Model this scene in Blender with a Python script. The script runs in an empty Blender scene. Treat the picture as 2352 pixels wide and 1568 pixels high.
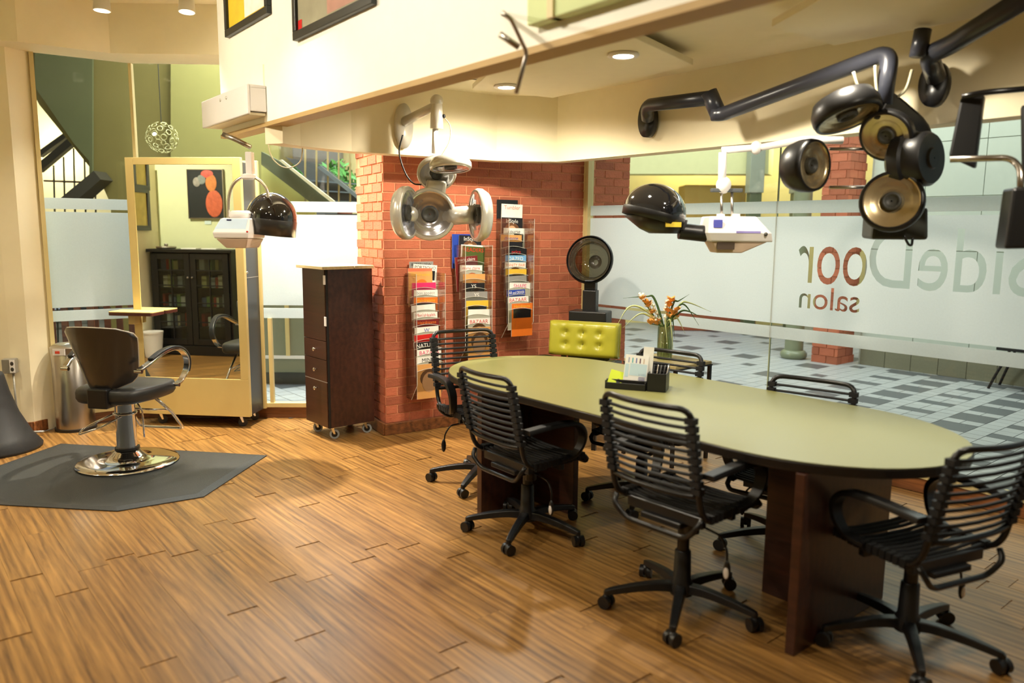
import bpy, bmesh, math, random
from mathutils import Vector, Matrix
from math import sin, cos, pi, radians as rad

# ------------------------------------------------------------------ camera
CX, CY, FPX, PITCH, ROLL, EYE = 1176.0, 784.0, 1782.0, rad(8.16), rad(0.51), 1.6
_f = Vector((0, cos(PITCH), -sin(PITCH))); _u = Vector((0, sin(PITCH), cos(PITCH))); _r = Vector((1, 0, 0))
CR = cos(ROLL)*_r + sin(ROLL)*_u
CU = -sin(ROLL)*_r + cos(ROLL)*_u
CF = _f
CAM = Vector((0, 0, EYE))
scene = bpy.context.scene
COL = scene.collection
cam_data = bpy.data.cameras.new('camera'); cam = bpy.data.objects.new('camera', cam_data); COL.objects.link(cam)
cam_data.sensor_width = 36.0; cam_data.lens = FPX/2352*36.0
cam_data.clip_start = 0.05; cam_data.clip_end = 100
cam.matrix_world = Matrix(((CR.x, CU.x, -CF.x, CAM.x), (CR.y, CU.y, -CF.y, CAM.y), (CR.z, CU.z, -CF.z, CAM.z), (0, 0, 0, 1)))
cam_data.dof.use_dof = True; cam_data.dof.focus_distance = 5.6; cam_data.dof.aperture_fstop = 1.4
scene.camera = cam

# ------------------------------------------------------------------ world, lamps, exposure
w = bpy.data.worlds.new('world'); scene.world = w; w.use_nodes = True
w.node_tree.nodes['Background'].inputs[0].default_value = (0.80, 0.88, 1.0, 1)
w.node_tree.nodes['Background'].inputs[1].default_value = 0.30
vs = scene.view_settings
vs.view_transform = 'Standard'; vs.look = 'None'; vs.exposure = 0.55; vs.gamma = 1.0; vs.use_curve_mapping = False
WARM = (1.0, 0.90, 0.73)
def area_light(name, loc, size, sizey, power, col, target=None):
    l = bpy.data.lights.new(name, 'AREA'); l.shape = 'RECTANGLE'; l.size = size; l.size_y = sizey; l.energy = power; l.color = col
    o = bpy.data.objects.new(name, l); COL.objects.link(o); o.location = loc
    if target: o.rotation_euler = (Vector(target)-Vector(loc)).to_track_quat('-Z', 'Y').to_euler()
    return o
def spot_light(name, loc, target, power, col=WARM, angle=95, blend=0.6, radius=0.04):
    l = bpy.data.lights.new(name, 'SPOT'); l.energy = power; l.color = col; l.spot_size = rad(angle); l.spot_blend = blend; l.shadow_soft_size = radius
    o = bpy.data.objects.new(name, l); COL.objects.link(o); o.location = loc
    o.rotation_euler = (Vector(target)-Vector(loc)).to_track_quat('-Z', 'Y').to_euler()
    return o
# corridor of the mall: unseen area lights added to brighten it and the film
area_light('corridor_fill_light', (-2.2, 8.3, 4.6), 3.0, 1.6, 330, (0.86, 0.94, 1.0), (-2.2, 7.5, 0))
area_light('corridor_fill_light', (4.2, 8.0, 4.6), 4.0, 2.0, 150, (0.95, 1.0, 0.92), (3.8, 7.6, 0))
area_light('corridor_fill_light', (2.6, 11.6, 4.6), 3.0, 2.0, 90, (0.90, 0.95, 1.0), (2.6, 11.2, 0))
# salon spots, seen ones plus unseen ones added as fill: (location, aim, power, cone)
SPOTS_HIGH = [((-2.96, 5.84, 3.16), (-3.0, 5.7, 0), 60, 80), ((-2.36, 5.86, 3.16), (-2.3, 5.5, 0), 50, 80), ((-1.90, 5.98, 3.16), (-1.65, 5.72, 0), 520, 92),
              ((-1.6, 4.0, 3.2), (-1.6, 4.4, 0), 30, 105), ((-3.6, 4.2, 3.2), (-3.7, 4.5, 0), 55, 110), ((-5.0, 4.2, 3.2), (-5.1, 3.2, 1.3), 190, 115),  # unseen fill spots, added; the last lights the mirrored bookcase corner
              ((-2.2, 1.6, 3.2), (-1.3, 3.0, 1.0), 36, 110), ((-0.6, 0.6, 3.2), (-0.6, 2.4, 1.0), 30, 110), ((-4.2, 1.0, 3.2), (-4.2, 1.8, 0), 40, 110)]  # more unseen spots added as fill
SPOTS_LOW = [((-0.05, 5.17, 2.45), (-0.15, 5.5, 0), 80, 168), ((0.57, 4.24, 2.45), (0.7, 4.3, 0), 62, 168),
             ((1.45, 3.60, 2.50), (1.6, 3.9, 0), 45, 165), ((1.9, 2.3, 2.50), (1.9, 2.6, 0), 40, 165)]  # the last is an unseen fill lamp, added
for loc, aim, pw, ang in SPOTS_HIGH+SPOTS_LOW:
    spot_light('ceiling_and_fill_spot', loc, aim, pw, angle=ang)
spot_light('fascia_fill_spot', (-3.1, 3.7, 3.15), (-1.1, 4.4, 2.75), 110, angle=110)  # unseen spots added to brighten the white fascia
spot_light('fascia_fill_spot', (-1.6, 1.9, 3.15), (0.1, 2.9, 2.75), 75, angle=110)
# ------------------------------------------------------------------ pixel -> place helpers
def ray(px, py): return CR*((px-CX)/FPX) - CU*((py-CY)/FPX) + CF
def onz(px, py, z=0.0):
    d = ray(px, py); return CAM + d*((z-EYE)/d.z)
def ondepth(px, py, Y):
    d = ray(px, py); return CAM + d*(Y/d.y)
def onplane(px, py, p0, n):
    d = ray(px, py); return CAM + d*((Vector(p0)-CAM).dot(n)/d.dot(n))
def V2(x, y): return Vector((x, y, 0))

# ------------------------------------------------------------------ object helpers
def tag(o, label=None, cat=None, group=None, kind=None):
    if label: o['label'] = label
    if cat: o['category'] = cat
    if group: o['group'] = group
    if kind: o['kind'] = kind
    return o
def empty(name, loc=(0, 0, 0), rz=0.0, label=None, cat=None, group=None, kind=None):
    o = bpy.data.objects.new(name, None); COL.objects.link(o); o.empty_display_size = 0.1
    o.location = loc; o.rotation_euler = (0, 0, rz)
    return tag(o, label, cat, group, kind)
def link(name, me, mat, parent=None, loc=None, rot=None):
    o = bpy.data.objects.new(name, me); COL.objects.link(o)
    if mat is not None and not me.materials: me.materials.append(mat)
    if parent: o.parent = parent
    if loc is not None: o.location = loc
    if rot is not None: o.rotation_euler = rot
    return o
def smooth_path(pts, n=6, closed=False):
    P = [Vector(p) for p in pts]; out = []; m = len(P)
    rng = range(m) if closed else range(m-1)
    for i in rng:
        if closed: a, b, c, d = P[(i-1) % m], P[i], P[(i+1) % m], P[(i+2) % m]
        else:
            b, c = P[i], P[i+1]; a = P[i-1] if i > 0 else b*2-c; d = P[i+2] if i+2 < m else c*2-b
        for k in range(n):
            t = k/n
            out.append(0.5*((2*b) + (c-a)*t + (2*a-5*b+4*c-d)*t*t + (3*b-a-3*c+d)*t**3))
    if not closed: out.append(P[-1].copy())
    return out
def round_path(pts, r, n=5):
    """polyline with its inner corners rounded by radius r"""
    P = [Vector(p) for p in pts]; out = [P[0]]
    for i in range(1, len(P)-1):
        a, b, c = P[i-1], P[i], P[i+1]
        rr = min(r, (a-b).length*0.49, (c-b).length*0.49)
        p = b + (a-b).normalized()*rr; q = b + (c-b).normalized()*rr
        for k in range(n+1):
            t = k/n; out.append((1-t)**2*p + 2*(1-t)*t*b + t*t*q)
    out.append(P[-1]); return out
class MB:
    def __init__(s): s.v = []; s.f = []; s.mi = []; s.cur = 0
    def _add(s, vs, fs):
        o = len(s.v); s.v += [Vector(v) for v in vs]
        for f in fs: s.f.append([i+o for i in f]); s.mi.append(s.cur)
        return s
    def box(s, c, size, rot=None, taper=1.0):
        c = Vector(c); hx, hy, hz = size[0]/2, size[1]/2, size[2]/2
        vs = []
        for z in (-1, 1):
            k = taper if z > 0 else 1.0
            for x, y in ((-1, -1), (1, -1), (1, 1), (-1, 1)):
                p = Vector((x*hx*k, y*hy*k, z*hz))
                if rot is not None: p = rot @ p
                vs.append(c+p)
        return s._add(vs, [(3, 2, 1, 0), (4, 5, 6, 7), (0, 1, 5, 4), (1, 2, 6, 5), (2, 3, 7, 6), (3, 0, 4, 7)])
    def bbox(s, a, b):
        a, b = Vector(a), Vector(b); return s.box((a+b)/2, (abs(b.x-a.x), abs(b.y-a.y), abs(b.z-a.z)))
    def _frames(s, P, closed):
        n = len(P); T = []
        for i in range(n):
            a = P[(i-1) % n] if (i > 0 or closed) else P[i]; b = P[(i+1) % n] if (i < n-1 or closed) else P[i]
            d = b-a; T.append(d.normalized() if d.length > 1e-9 else Vector((0, 0, 1)))
        return T
    def sweep(s, pts, prof, closed=False, up=None, caps=True, scale=None):
        """prof: list of (a,b) offsets; a along side, b along normal. up: fixed reference up vector"""
        P = [Vector(p) for p in pts]; T = s._frames(P, closed); n = len(P); m = len(prof)
        ref = Vector(up) if up is not None else (Vector((0, 0, 1)) if abs(T[0].z) < 0.9 else Vector((1, 0, 0)))
        side = T[0].cross(ref).normalized(); nor = side.cross(T[0]).normalized()
        vs = []
        for i in range(n):
            if up is not None:
                sd = T[i].cross(ref)
                if sd.length > 1e-4: side = sd.normalized()
                nor = side.cross(T[i]).normalized()
            elif i > 0:
                q = T[i-1].rotation_difference(T[i]); side = q @ side; nor = q @ nor
            k = scale[i] if scale else 1.0
            for a, b in prof: vs.append(P[i] + side*a*k + nor*b*k)
        fs = []
        for i in range(n if closed else n-1):
            j = (i+1) % n
            for k in range(m):
                l = (k+1) % m; fs.append((i*m+k, i*m+l, j*m+l, j*m+k))
        if caps and not closed:
            fs.append(tuple(range(m))[::-1]); fs.append(tuple(range((n-1)*m, n*m)))
        return s._add(vs, fs)
    def tube(s, pts, r, seg=8, closed=False, scale=None):
        return s.sweep(pts, [(r*cos(2*pi*k/seg), r*sin(2*pi*k/seg)) for k in range(seg)], closed, None, True, scale)
    def strip(s, pts, w, t, up=(0, 0, 1), closed=False):
        return s.sweep(pts, [(-w/2, -t/2), (w/2, -t/2), (w/2, t/2), (-w/2, t/2)], closed, up)
    def lathe(s, prof, seg=24, mat=None, caps=True):
        """prof: (r,z) pairs, around Z; mat: Matrix to place it"""
        vs = []; n = len(prof)
        for r, z in prof:
            for k in range(seg):
                p = Vector((r*cos(2*pi*k/seg), r*sin(2*pi*k/seg), z)); vs.append(mat @ p if mat else p)
        fs = []
        for i in range(n-1):
            for k in range(seg):
                l = (k+1) % seg; fs.append((i*seg+k, i*seg+l, (i+1)*seg+l, (i+1)*seg+k))
        if caps: fs.append(tuple(range(seg))[::-1]); fs.append(tuple(range((n-1)*seg, n*seg)))
        return s._add(vs, fs)
    def cyl(s, a, b, r, seg=16, r2=None):
        a, b = Vector(a), Vector(b); d = b-a
        M = Matrix.Translation(a) @ d.to_track_quat('Z', 'Y').to_matrix().to_4x4()
        return s.lathe([(r, 0), (r if r2 is None else r2, d.length)], seg, M)
    def prism(s, poly, z0, z1, mat=None):
        n = len(poly); vs = [Vector((p[0], p[1], z0)) for p in poly]+[Vector((p[0], p[1], z1)) for p in poly]
        if mat: vs = [mat @ v for v in vs]
        fs = [tuple(range(n))[::-1], tuple(range(n, 2*n))]+[(i, (i+1) % n, n+(i+1) % n, n+i) for i in range(n)]
        return s._add(vs, fs)
    def ball(s, c, rx, ry=None, rz=None, seg=14, rings=8, rot=None):
        ry = rx if ry is None else ry; rz = rx if rz is None else rz
        M = Matrix.Translation(Vector(c)) @ (rot.to_4x4() if rot is not None else Matrix.Identity(4)) @ Matrix.Diagonal((rx, ry, rz, 1))
        return s.lathe([(max(sin(pi*i/rings), 0.02), -cos(pi*i/rings)) for i in range(rings+1)], seg, M)
    def mesh(s, name, mat, smooth=False):
        me = bpy.data.meshes.new(name); me.from_pydata([tuple(v) for v in s.v], [], s.f)
        mats = mat if isinstance(mat, (list, tuple)) else [mat]
        for m in mats: me.materials.append(m)
        if len(mats) > 1: me.polygons.foreach_set('material_index', s.mi)
        b = bmesh.new(); b.from_mesh(me); bmesh.ops.recalc_face_normals(b, faces=b.faces); b.to_mesh(me); b.free()
        if smooth: me.shade_smooth() if smooth is True else me.shade_smooth_by_angle(angle=rad(smooth)) if hasattr(me, 'shade_smooth_by_angle') else me.shade_smooth()
        me.update(); return me
    def build(s, name, mat, parent=None, smooth=False, bevel=0, seg=2, loc=None, rot=None):
        if smooth and smooth is not True:
            me = s.mesh(name, mat, False)
            for p in me.polygons: p.use_smooth = True
            try: me.set_sharp_from_angle(angle=rad(smooth))
            except Exception: pass
        else: me = s.mesh(name, mat, smooth)
        o = link(name, me, None, parent, loc, rot)
        if bevel:
            bm = o.modifiers.new('bevel', 'BEVEL'); bm.width = bevel; bm.segments = seg; bm.limit_method = 'ANGLE'; bm.angle_limit = rad(40)
        return o
def rotz(a): return Matrix.Rotation(a, 3, 'Z')
def copy_tree(o, parent=None):
    c = o.copy(); COL.objects.link(c)
    if parent: c.parent = parent
    for ch in list(o.children): copy_tree(ch, c)
    return c
def text_mesh(body, size, spacing=1.0):
    """flat filled text mesh, lower left at origin, in XY"""
    cu = bpy.data.curves.new('lettering', 'FONT'); cu.body = body; cu.size = size; cu.space_character = spacing; cu.resolution_u = 3
    o = bpy.data.objects.new('lettering', cu); COL.objects.link(o)
    dg = bpy.context.evaluated_depsgraph_get(); me = bpy.data.meshes.new_from_object(o.evaluated_get(dg))
    bpy.data.objects.remove(o); bpy.data.curves.remove(cu)
    return me
def text_splines(body, size, spacing=1.0):
    cu = bpy.data.curves.new('lettering', 'FONT'); cu.body = body; cu.size = size; cu.space_character = spacing
    o = bpy.data.objects.new('lettering', cu); COL.objects.link(o)
    dg = bpy.context.evaluated_depsgraph_get(); c2 = o.evaluated_get(dg).to_curve(dg)
    out = []
    from mathutils.geometry import interpolate_bezier
    for sp in c2.splines:
        if sp.type == 'BEZIER':
            pts = []; n = len(sp.bezier_points)
            for i in range(n):
                a, b = sp.bezier_points[i], sp.bezier_points[(i+1) % n]
                pts += interpolate_bezier(a.co, a.handle_right, b.handle_left, b.co, 6)[:-1]
            out.append([(p.x, p.y) for p in pts])
        else: out.append([(p.co.x, p.co.y) for p in sp.points])
    o.evaluated_get(dg).to_curve_clear(); bpy.data.objects.remove(o); bpy.data.curves.remove(cu)
    return out

# ------------------------------------------------------------------ materials
def srgb(r, g, b):
    f = lambda c: c/12.92 if c <= 0.04045 else ((c+0.055)/1.055)**2.4
    return (f(r/255), f(g/255), f(b/255), 1)
_M = {}
def mat(name, rgb, rough=0.5, metal=0.0, noise=0.06, nscale=12.0, bump=0.0, bscale=60.0, spec=0.5, coat=0.0, emit=0.0, rnd=0.0):
    if name in _M: return _M[name]
    m = bpy.data.materials.new(name); m.use_nodes = True; nt = m.node_tree; N = nt.nodes; L = nt.links
    b = N['Principled BSDF']; b.inputs['Roughness'].default_value = rough; b.inputs['Metallic'].default_value = metal
    b.inputs['Specular IOR Level'].default_value = spec; b.inputs['Coat Weight'].default_value = coat; b.inputs['Coat Roughness'].default_value = 0.05
    c = srgb(*rgb)
    tc = N.new('ShaderNodeTexCoord'); nz = N.new('ShaderNodeTexNoise'); nz.inputs['Scale'].default_value = nscale; nz.inputs['Detail'].default_value = 3
    L.new(tc.outputs['Object'], nz.inputs['Vector'])
    mx = N.new('ShaderNodeMix'); mx.data_type = 'RGBA'
    mx.inputs['A'].default_value = tuple(max(x*(1-noise), 0) for x in c[:3])+(1,); mx.inputs['B'].default_value = tuple(min(x*(1+noise), 1) for x in c[:3])+(1,)
    L.new(nz.outputs['Fac'], mx.inputs['Factor'])
    out = mx.outputs['Result']
    if rnd:
        oi = N.new('ShaderNodeObjectInfo'); hs = N.new('ShaderNodeHueSaturation'); mr = N.new('ShaderNodeMapRange')
        mr.inputs['To Min'].default_value = 1-rnd; mr.inputs['To Max'].default_value = 1+rnd
        L.new(oi.outputs['Random'], mr.inputs['Value']); L.new(mr.outputs['Result'], hs.inputs['Value']); L.new(out, hs.inputs['Color']); out = hs.outputs['Color']
    L.new(out, b.inputs['Base Color'])
    if bump:
        n2 = N.new('ShaderNodeTexNoise'); n2.inputs['Scale'].default_value = bscale; n2.inputs['Detail'].default_value = 4
        L.new(tc.outputs['Object'], n2.inputs['Vector']); bp = N.new('ShaderNodeBump'); bp.inputs['Strength'].default_value = bump; bp.inputs['Distance'].default_value = 0.01
        L.new(n2.outputs['Fac'], bp.inputs['Height']); L.new(bp.outputs['Normal'], b.inputs['Normal'])
    if emit:
        L.new(out, b.inputs['Emission Color']); b.inputs['Emission Strength'].default_value = emit
    _M[name] = m; return m
def clear_mat(name, tint=(1, 1, 1), gloss=0.1, rough=0.0, fres=1.45):
    if name in _M: return _M[name]
    m = bpy.data.materials.new(name); m.use_nodes = True; nt = m.node_tree; N = nt.nodes; L = nt.links
    N.remove(N['Principled BSDF']); out = N['Material Output']
    tr = N.new('ShaderNodeBsdfTransparent'); tr.inputs[0].default_value = (*tint, 1)
    gl = N.new('ShaderNodeBsdfGlossy'); gl.inputs['Roughness'].default_value = rough
    nz = N.new('ShaderNodeTexNoise'); nz.inputs['Scale'].default_value = 3.0
    fr = N.new('ShaderNodeLayerWeight'); fr.inputs['Blend'].default_value = 0.25
    mu = N.new('ShaderNodeMath'); mu.operation = 'MULTIPLY_ADD'; mu.inputs[1].default_value = gloss*3; mu.inputs[2].default_value = gloss*0.25
    L.new(fr.outputs['Fresnel'], mu.inputs[0])
    mu2 = N.new('ShaderNodeMath'); mu2.operation = 'MULTIPLY_ADD'; mu2.inputs[1].default_value = 0.01; mu2.inputs[2].default_value = 0.0; mu2.use_clamp = True
    L.new(nz.outputs['Fac'], mu2.inputs[0]); ad = N.new('ShaderNodeMath'); ad.operation = 'ADD'; ad.use_clamp = True
    L.new(mu.outputs[0], ad.inputs[0]); L.new(mu2.outputs[0], ad.inputs[1])
    mx = N.new('ShaderNodeMixShader'); L.new(ad.outputs[0], mx.inputs[0]); L.new(tr.outputs[0], mx.inputs[1]); L.new(gl.outputs[0], mx.inputs[2]); L.new(mx.outputs[0], out.inputs[0])
    _M[name] = m; return m
def frosted_mat(name, rgb, trans=0.6):
    m = bpy.data.materials.new(name); m.use_nodes = True; nt = m.node_tree; N = nt.nodes; L = nt.links
    N.remove(N['Principled BSDF']); out = N['Material Output']
    tc = N.new('ShaderNodeTexCoord'); nz = N.new('ShaderNodeTexNoise'); nz.inputs['Scale'].default_value = 90; L.new(tc.outputs['Object'], nz.inputs['Vector'])
    c = srgb(*rgb); mxc = N.new('ShaderNodeMix'); mxc.data_type = 'RGBA'; mxc.inputs['A'].default_value = tuple(x*0.93 for x in c[:3])+(1,); mxc.inputs['B'].default_value = c
    L.new(nz.outputs['Fac'], mxc.inputs['Factor'])
    d = N.new('ShaderNodeBsdfDiffuse'); t = N.new('ShaderNodeBsdfTranslucent'); mx = N.new('ShaderNodeMixShader'); mx.inputs[0].default_value = trans
    L.new(mxc.outputs['Result'], d.inputs[0]); L.new(mxc.outputs['Result'], t.inputs[0]); L.new(d.outputs[0], mx.inputs[1]); L.new(t.outputs[0], mx.inputs[2]); L.new(mx.outputs[0], out.inputs[0])
    _M[name] = m; return m
def wood_mat(name, dark, light, rough=0.35, gscale=1.0, rnd=0.22, planks=False, coat=0.15):
    m = bpy.data.materials.new(name); m.use_nodes = True; nt = m.node_tree; N = nt.nodes; L = nt.links
    b = N['Principled BSDF']; b.inputs['Roughness'].default_value = rough; b.inputs['Coat Weight'].default_value = coat; b.inputs['Coat Roughness'].default_value = 0.25
    tc = N.new('ShaderNodeTexCoord'); oi = N.new('ShaderNodeObjectInfo')
    mp = N.new('ShaderNodeMapping'); mp.inputs['Scale'].default_value = (1.1*gscale, 20*gscale, 20*gscale)
    cb = N.new('ShaderNodeCombineXYZ'); mu = N.new('ShaderNodeMath'); mu.operation = 'MULTIPLY'; mu.inputs[1].default_value = 37.0
    L.new(oi.outputs['Random'], mu.inputs[0]); L.new(mu.outputs[0], cb.inputs[0]); L.new(mu.outputs[0], cb.inputs[1])
    va = N.new('ShaderNodeVectorMath'); L.new(tc.outputs['Object'], va.inputs[0]); L.new(cb.outputs[0], va.inputs[1]); L.new(va.outputs[0], mp.inputs['Vector'])
    n1 = N.new('ShaderNodeTexNoise'); n1.inputs['Scale'].default_value = 2.2; n1.inputs['Detail'].default_value = 6; n1.inputs['Roughness'].default_value = 0.65; n1.inputs['Distortion'].default_value = 0.6
    L.new(mp.outputs[0], n1.inputs['Vector'])
    wv = N.new('ShaderNodeTexWave'); wv.inputs['Scale'].default_value = 0.55; wv.inputs['Distortion'].default_value = 9; wv.inputs['Detail'].default_value = 3; wv.bands_direction = 'Y'
    L.new(mp.outputs[0], wv.inputs['Vector'])
    ad = N.new('ShaderNodeMath'); ad.operation = 'MULTIPLY_ADD'; ad.inputs[1].default_value = 0.15; L.new(wv.outputs['Fac'], ad.inputs[0]); L.new(n1.outputs['Fac'], ad.inputs[2])
    cr = N.new('ShaderNodeValToRGB'); cr.color_ramp.elements[0].position = 0.34; cr.color_ramp.elements[0].color = srgb(*dark); cr.color_ramp.elements[1].position = 0.78; cr.color_ramp.elements[1].color = srgb(*light)
    L.new(ad.outputs[0], cr.inputs[0])
    hs = N.new('ShaderNodeHueSaturation'); mr = N.new('ShaderNodeMapRange'); mr.inputs['To Min'].default_value = 1-rnd; mr.inputs['To Max'].default_value = 1+rnd
    if planks:
        bt = N.new('ShaderNodeTexBrick'); bt.inputs['Scale'].default_value = 1.0; bt.inputs['Brick Width'].default_value = 1.1; bt.inputs['Row Height'].default_value = 0.13; bt.inputs['Mortar Size'].default_value = 0.002
        bt.inputs['Color1'].default_value = (0.75, 0.75, 0.75, 1); bt.inputs['Color2'].default_value = (1.15, 1.15, 1.15, 1); bt.inputs['Mortar'].default_value = (0.4, 0.4, 0.4, 1)
        mp2 = N.new('ShaderNodeMapping'); mp2.inputs['Rotation'].default_value = (0, 0, rad(50)); L.new(tc.outputs['Object'], mp2.inputs['Vector']); L.new(mp2.outputs[0], bt.inputs['Vector'])
        rb = N.new('ShaderNodeRGBToBW'); L.new(bt.outputs['Color'], rb.inputs[0]); L.new(rb.outputs[0], hs.inputs['Value'])
    else:
        L.new(oi.outputs['Random'], mr.inputs['Value']); L.new(mr.outputs[0], hs.inputs['Value'])
    L.new(cr.outputs[0], hs.inputs['Color']); L.new(hs.outputs[0], b.inputs['Base Color'])
    bp = N.new('ShaderNodeBump'); bp.inputs['Strength'].default_value = 0.08; bp.inputs['Distance'].default_value = 0.002; L.new(n1.outputs['Fac'], bp.inputs['Height']); L.new(bp.outputs[0], b.inputs['Normal'])
    _M[name] = m; return m

CREAM = mat('cream_paint', (242, 231, 198), 0.7, noise=0.03, bump=0.03)
WHITEP = mat('white_paint', (249, 248, 236), 0.7, noise=0.03, bump=0.03)
CEIL = mat('ceiling_paint', (240, 232, 204), 0.8, noise=0.03)
GREENW = mat('pale_green_paint', (216, 224, 184), 0.75, noise=0.03)
TRIMC = mat('cream_metal_trim', (214, 196, 140), 0.45, noise=0.04)
OLIVE = mat('olive_paint', (116, 102, 46), 0.8, noise=0.05)
OLIVEL = mat('light_olive_paint', (140, 130, 68), 0.8, noise=0.05)
BLACK = mat('black_plastic', (24, 24, 25), 0.38, noise=0.1)
BLACKT = mat('black_steel_tube', (28, 27, 27), 0.3, 0.3, noise=0.1)
STRAP = mat('black_elastic', (14, 14, 15), 0.7, noise=0.2, nscale=80)
CHROME = mat('chrome', (215, 215, 218), 0.07, 1.0, noise=0.01)
BRUSH = mat('brushed_steel', (178, 172, 164), 0.28, 1.0, noise=0.05)
SILVER = mat('silver_paint', (212, 209, 198), 0.28, 0.4, noise=0.02)
WHITEPL = mat('white_plastic', (238, 234, 232), 0.35, noise=0.02)
RUBBER = mat('grey_rubber', (78, 82, 84), 0.6, noise=0.1)
DWOOD = wood_mat('dark_cherry_laminate', (50, 27, 20), (74, 41, 29), 0.35, 0.6, 0.04)
MAPLE = wood_mat('pale_maple', (206, 186, 138), (226, 208, 162), 0.4, 0.8, 0.03)
PLANK = wood_mat('oak_plank', (96, 64, 30), (174, 129, 68), 0.36, 0.8, 0.10)
SUBFL = wood_mat('oak_floor_field', (96, 64, 30), (170, 126, 66), 0.4, 1.0, 0.0, planks=True)
BASEW = wood_mat('oak_baseboard', (86, 50, 26), (150, 92, 48), 0.45, 0.9, 0.08)
BRICK = mat('red_brick', (180, 100, 70), 0.85, noise=0.22, nscale=9, bump=0.5, bscale=70, rnd=0.22)
MORTAR = mat('orange_mortar', (216, 146, 108), 0.9, noise=0.08, nscale=30, bump=0.4, bscale=90)
GLASS = clear_mat('window_glass', (0.94, 0.97, 0.95), 0.05)
ACRYL = clear_mat('clear_acrylic', (0.90, 0.90, 0.87), 0.12)
SMOKE = clear_mat('smoked_plastic', (0.22, 0.20, 0.14), 0.22)
FROST = frosted_mat('frosted_film', (232, 238, 238), 0.62)
MIRROR = mat('mirror_silver', (232, 238, 228), 0.0, 1.0, noise=0.0)
LAMPGLOW = mat('lamp_glow', (255, 244, 220), 0.5, emit=14.0, noise=0.0)
# ================================================================== the setting
C0 = Vector((0.641, 6.971, 0)); KC = Vector((-0.981, 5.934, 0))
BK = Vector((-1.29, 6.49, 0)); JT = Vector((-3.07, 6.44, 0)); AL = Vector((-3.646, 6.06, 0))
E1 = Vector((0.643, -0.766, 0)).normalized(); E2 = Vector((0.766, 0.643, 0)).normalized()   # along / out of the long window
GEND = C0 + E1*8.0
ROOM = [AL, JT, BK, KC, C0, GEND, Vector((GEND.x, -2.6, 0)), Vector((-6.4, -2.6, 0)), Vector((-6.4, 2.7, 0)), Vector((-4.75, 5.72, 0)), Vector((-3.84, 5.86, 0)), Vector((-3.715, 5.89, 0))]
def inside(p, poly):
    r = False; n = len(poly)
    for i in range(n):
        a, b = poly[i], poly[(i+1) % n]
        if (a.y > p.y) != (b.y > p.y) and p.x < (b.x-a.x)*(p.y-a.y)/(b.y-a.y)+a.x: r = not r
    return r
def wall(name, a, b, z0, z1, m, thick=0.1, side=1, parent=None, kind='structure', bevel=0):
    """vertical slab whose face runs from a to b; thickness goes to the left (side=1) or right (side=-1) of a->b"""
    a, b = Vector((a[0], a[1], 0)), Vector((b[0], b[1], 0)); d = (b-a).normalized(); n = Vector((-d.y, d.x, 0))*side*thick
    o = MB().prism([a, b, b+n, a+n], z0, z1).build(name, m, parent, bevel=bevel)
    if not parent: tag(o, kind=kind)
    return o
# floor: a field below and separate oak boards where the photograph shows them
floor = MB().prism(ROOM, -0.12, -0.004).build('floor', SUBFL); tag(floor, kind='structure')
random.seed(4)
PW = 0.13; AX = -E1; BX = Vector((AX.y, -AX.x, 0))
def in_view(p, m=90):
    v = p-CAM; d = v.dot(CF)
    if d < 1.2: return False
    x = CX+FPX*v.dot(CR)/d; y = CY-FPX*v.dot(CU)/d
    return -m < x < 2352+m and y < 1568+m
boards = []
angle_b = math.atan2(AX.y, AX.x)
for row in range(-70, 10):
    v0 = (C0.dot(BX)) - 0.02 + row*PW + PW/2 - 10*0
    if v0 > C0.dot(BX)-PW/2: continue
    u = -4.0 + random.random()*1.1
    while u < 14:
        ln = random.uniform(0.75, 1.55); a = u; b = u+ln; u = b
        # cut the board to the room
        okA = okB = None; k = a
        while k <= b:
            pin = all(inside(AX*k+BX*(v0+s*PW*0.5), ROOM) for s in (-1, 1))
            if pin:
                if okA is None: okA = k
                okB = k
            k += 0.02
        if okA is None or okB-okA < 0.05: continue
        c = AX*((okA+okB)/2)+BX*v0
        if not any(in_view(AX*t+BX*v0) for t in (okA, (okA+okB)/2, okB)): continue
        boards.append((c.y*1.0+abs(c.x)*0.2, c, okB-okA))
boards.sort(key=lambda t: t[0])
for _, c, ln in boards[:300]:
    MB().box((0, 0, -0.004), (ln-0.0009, PW-0.0009, 0.012)).build('plank', PLANK, floor, loc=(c.x, c.y, -0.001+random.uniform(-0.0004, 0.0004)-0.001), rot=(0, 0, angle_b))
print('boards', len(boards))

# brick wall: mortar core, bricks laid proud of it
def brick_face(wallobj, a, b, z0, z1, first=0.0):
    a, b = Vector((a[0], a[1], 0)), Vector((b[0], b[1], 0)); d = (b-a).normalized(); L = (b-a).length; n = Vector((d.y, -d.x, 0))
    bl, bh, jt = 0.196, 0.0605, 0.011; row = 0; z = z0; cnt = 0
    me = {}
    rot = math.atan2(d.y, d.x)
    while z+bh < z1+0.02:
        x = -(0.5*(bl+jt) if row % 2 else 0)+first
        while x < L:
            x0, x1 = max(x, 0.002), min(x+bl, L-0.002)
            if x1-x0 > 0.03:
                key = round(x1-x0, 3)
                if key not in me: me[key] = MB().box((0, 0, 0), (key, 0.03, bh)).mesh('brick', BRICK)
                c = a+d*((x0+x1)/2)+n*(-0.0105+random.uniform(-0.0012, 0.0012))
                o = link('brick', me[key], None, wallobj, (c.x, c.y, z+bh/2), (0, 0, rot)); cnt += 1
            x += bl+jt
        z += bh+jt; row += 1
    return cnt
TOPZ = 2.32
BW = (C0-KC).normalized(); BN = Vector((BW.y, -BW.x, 0))
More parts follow.
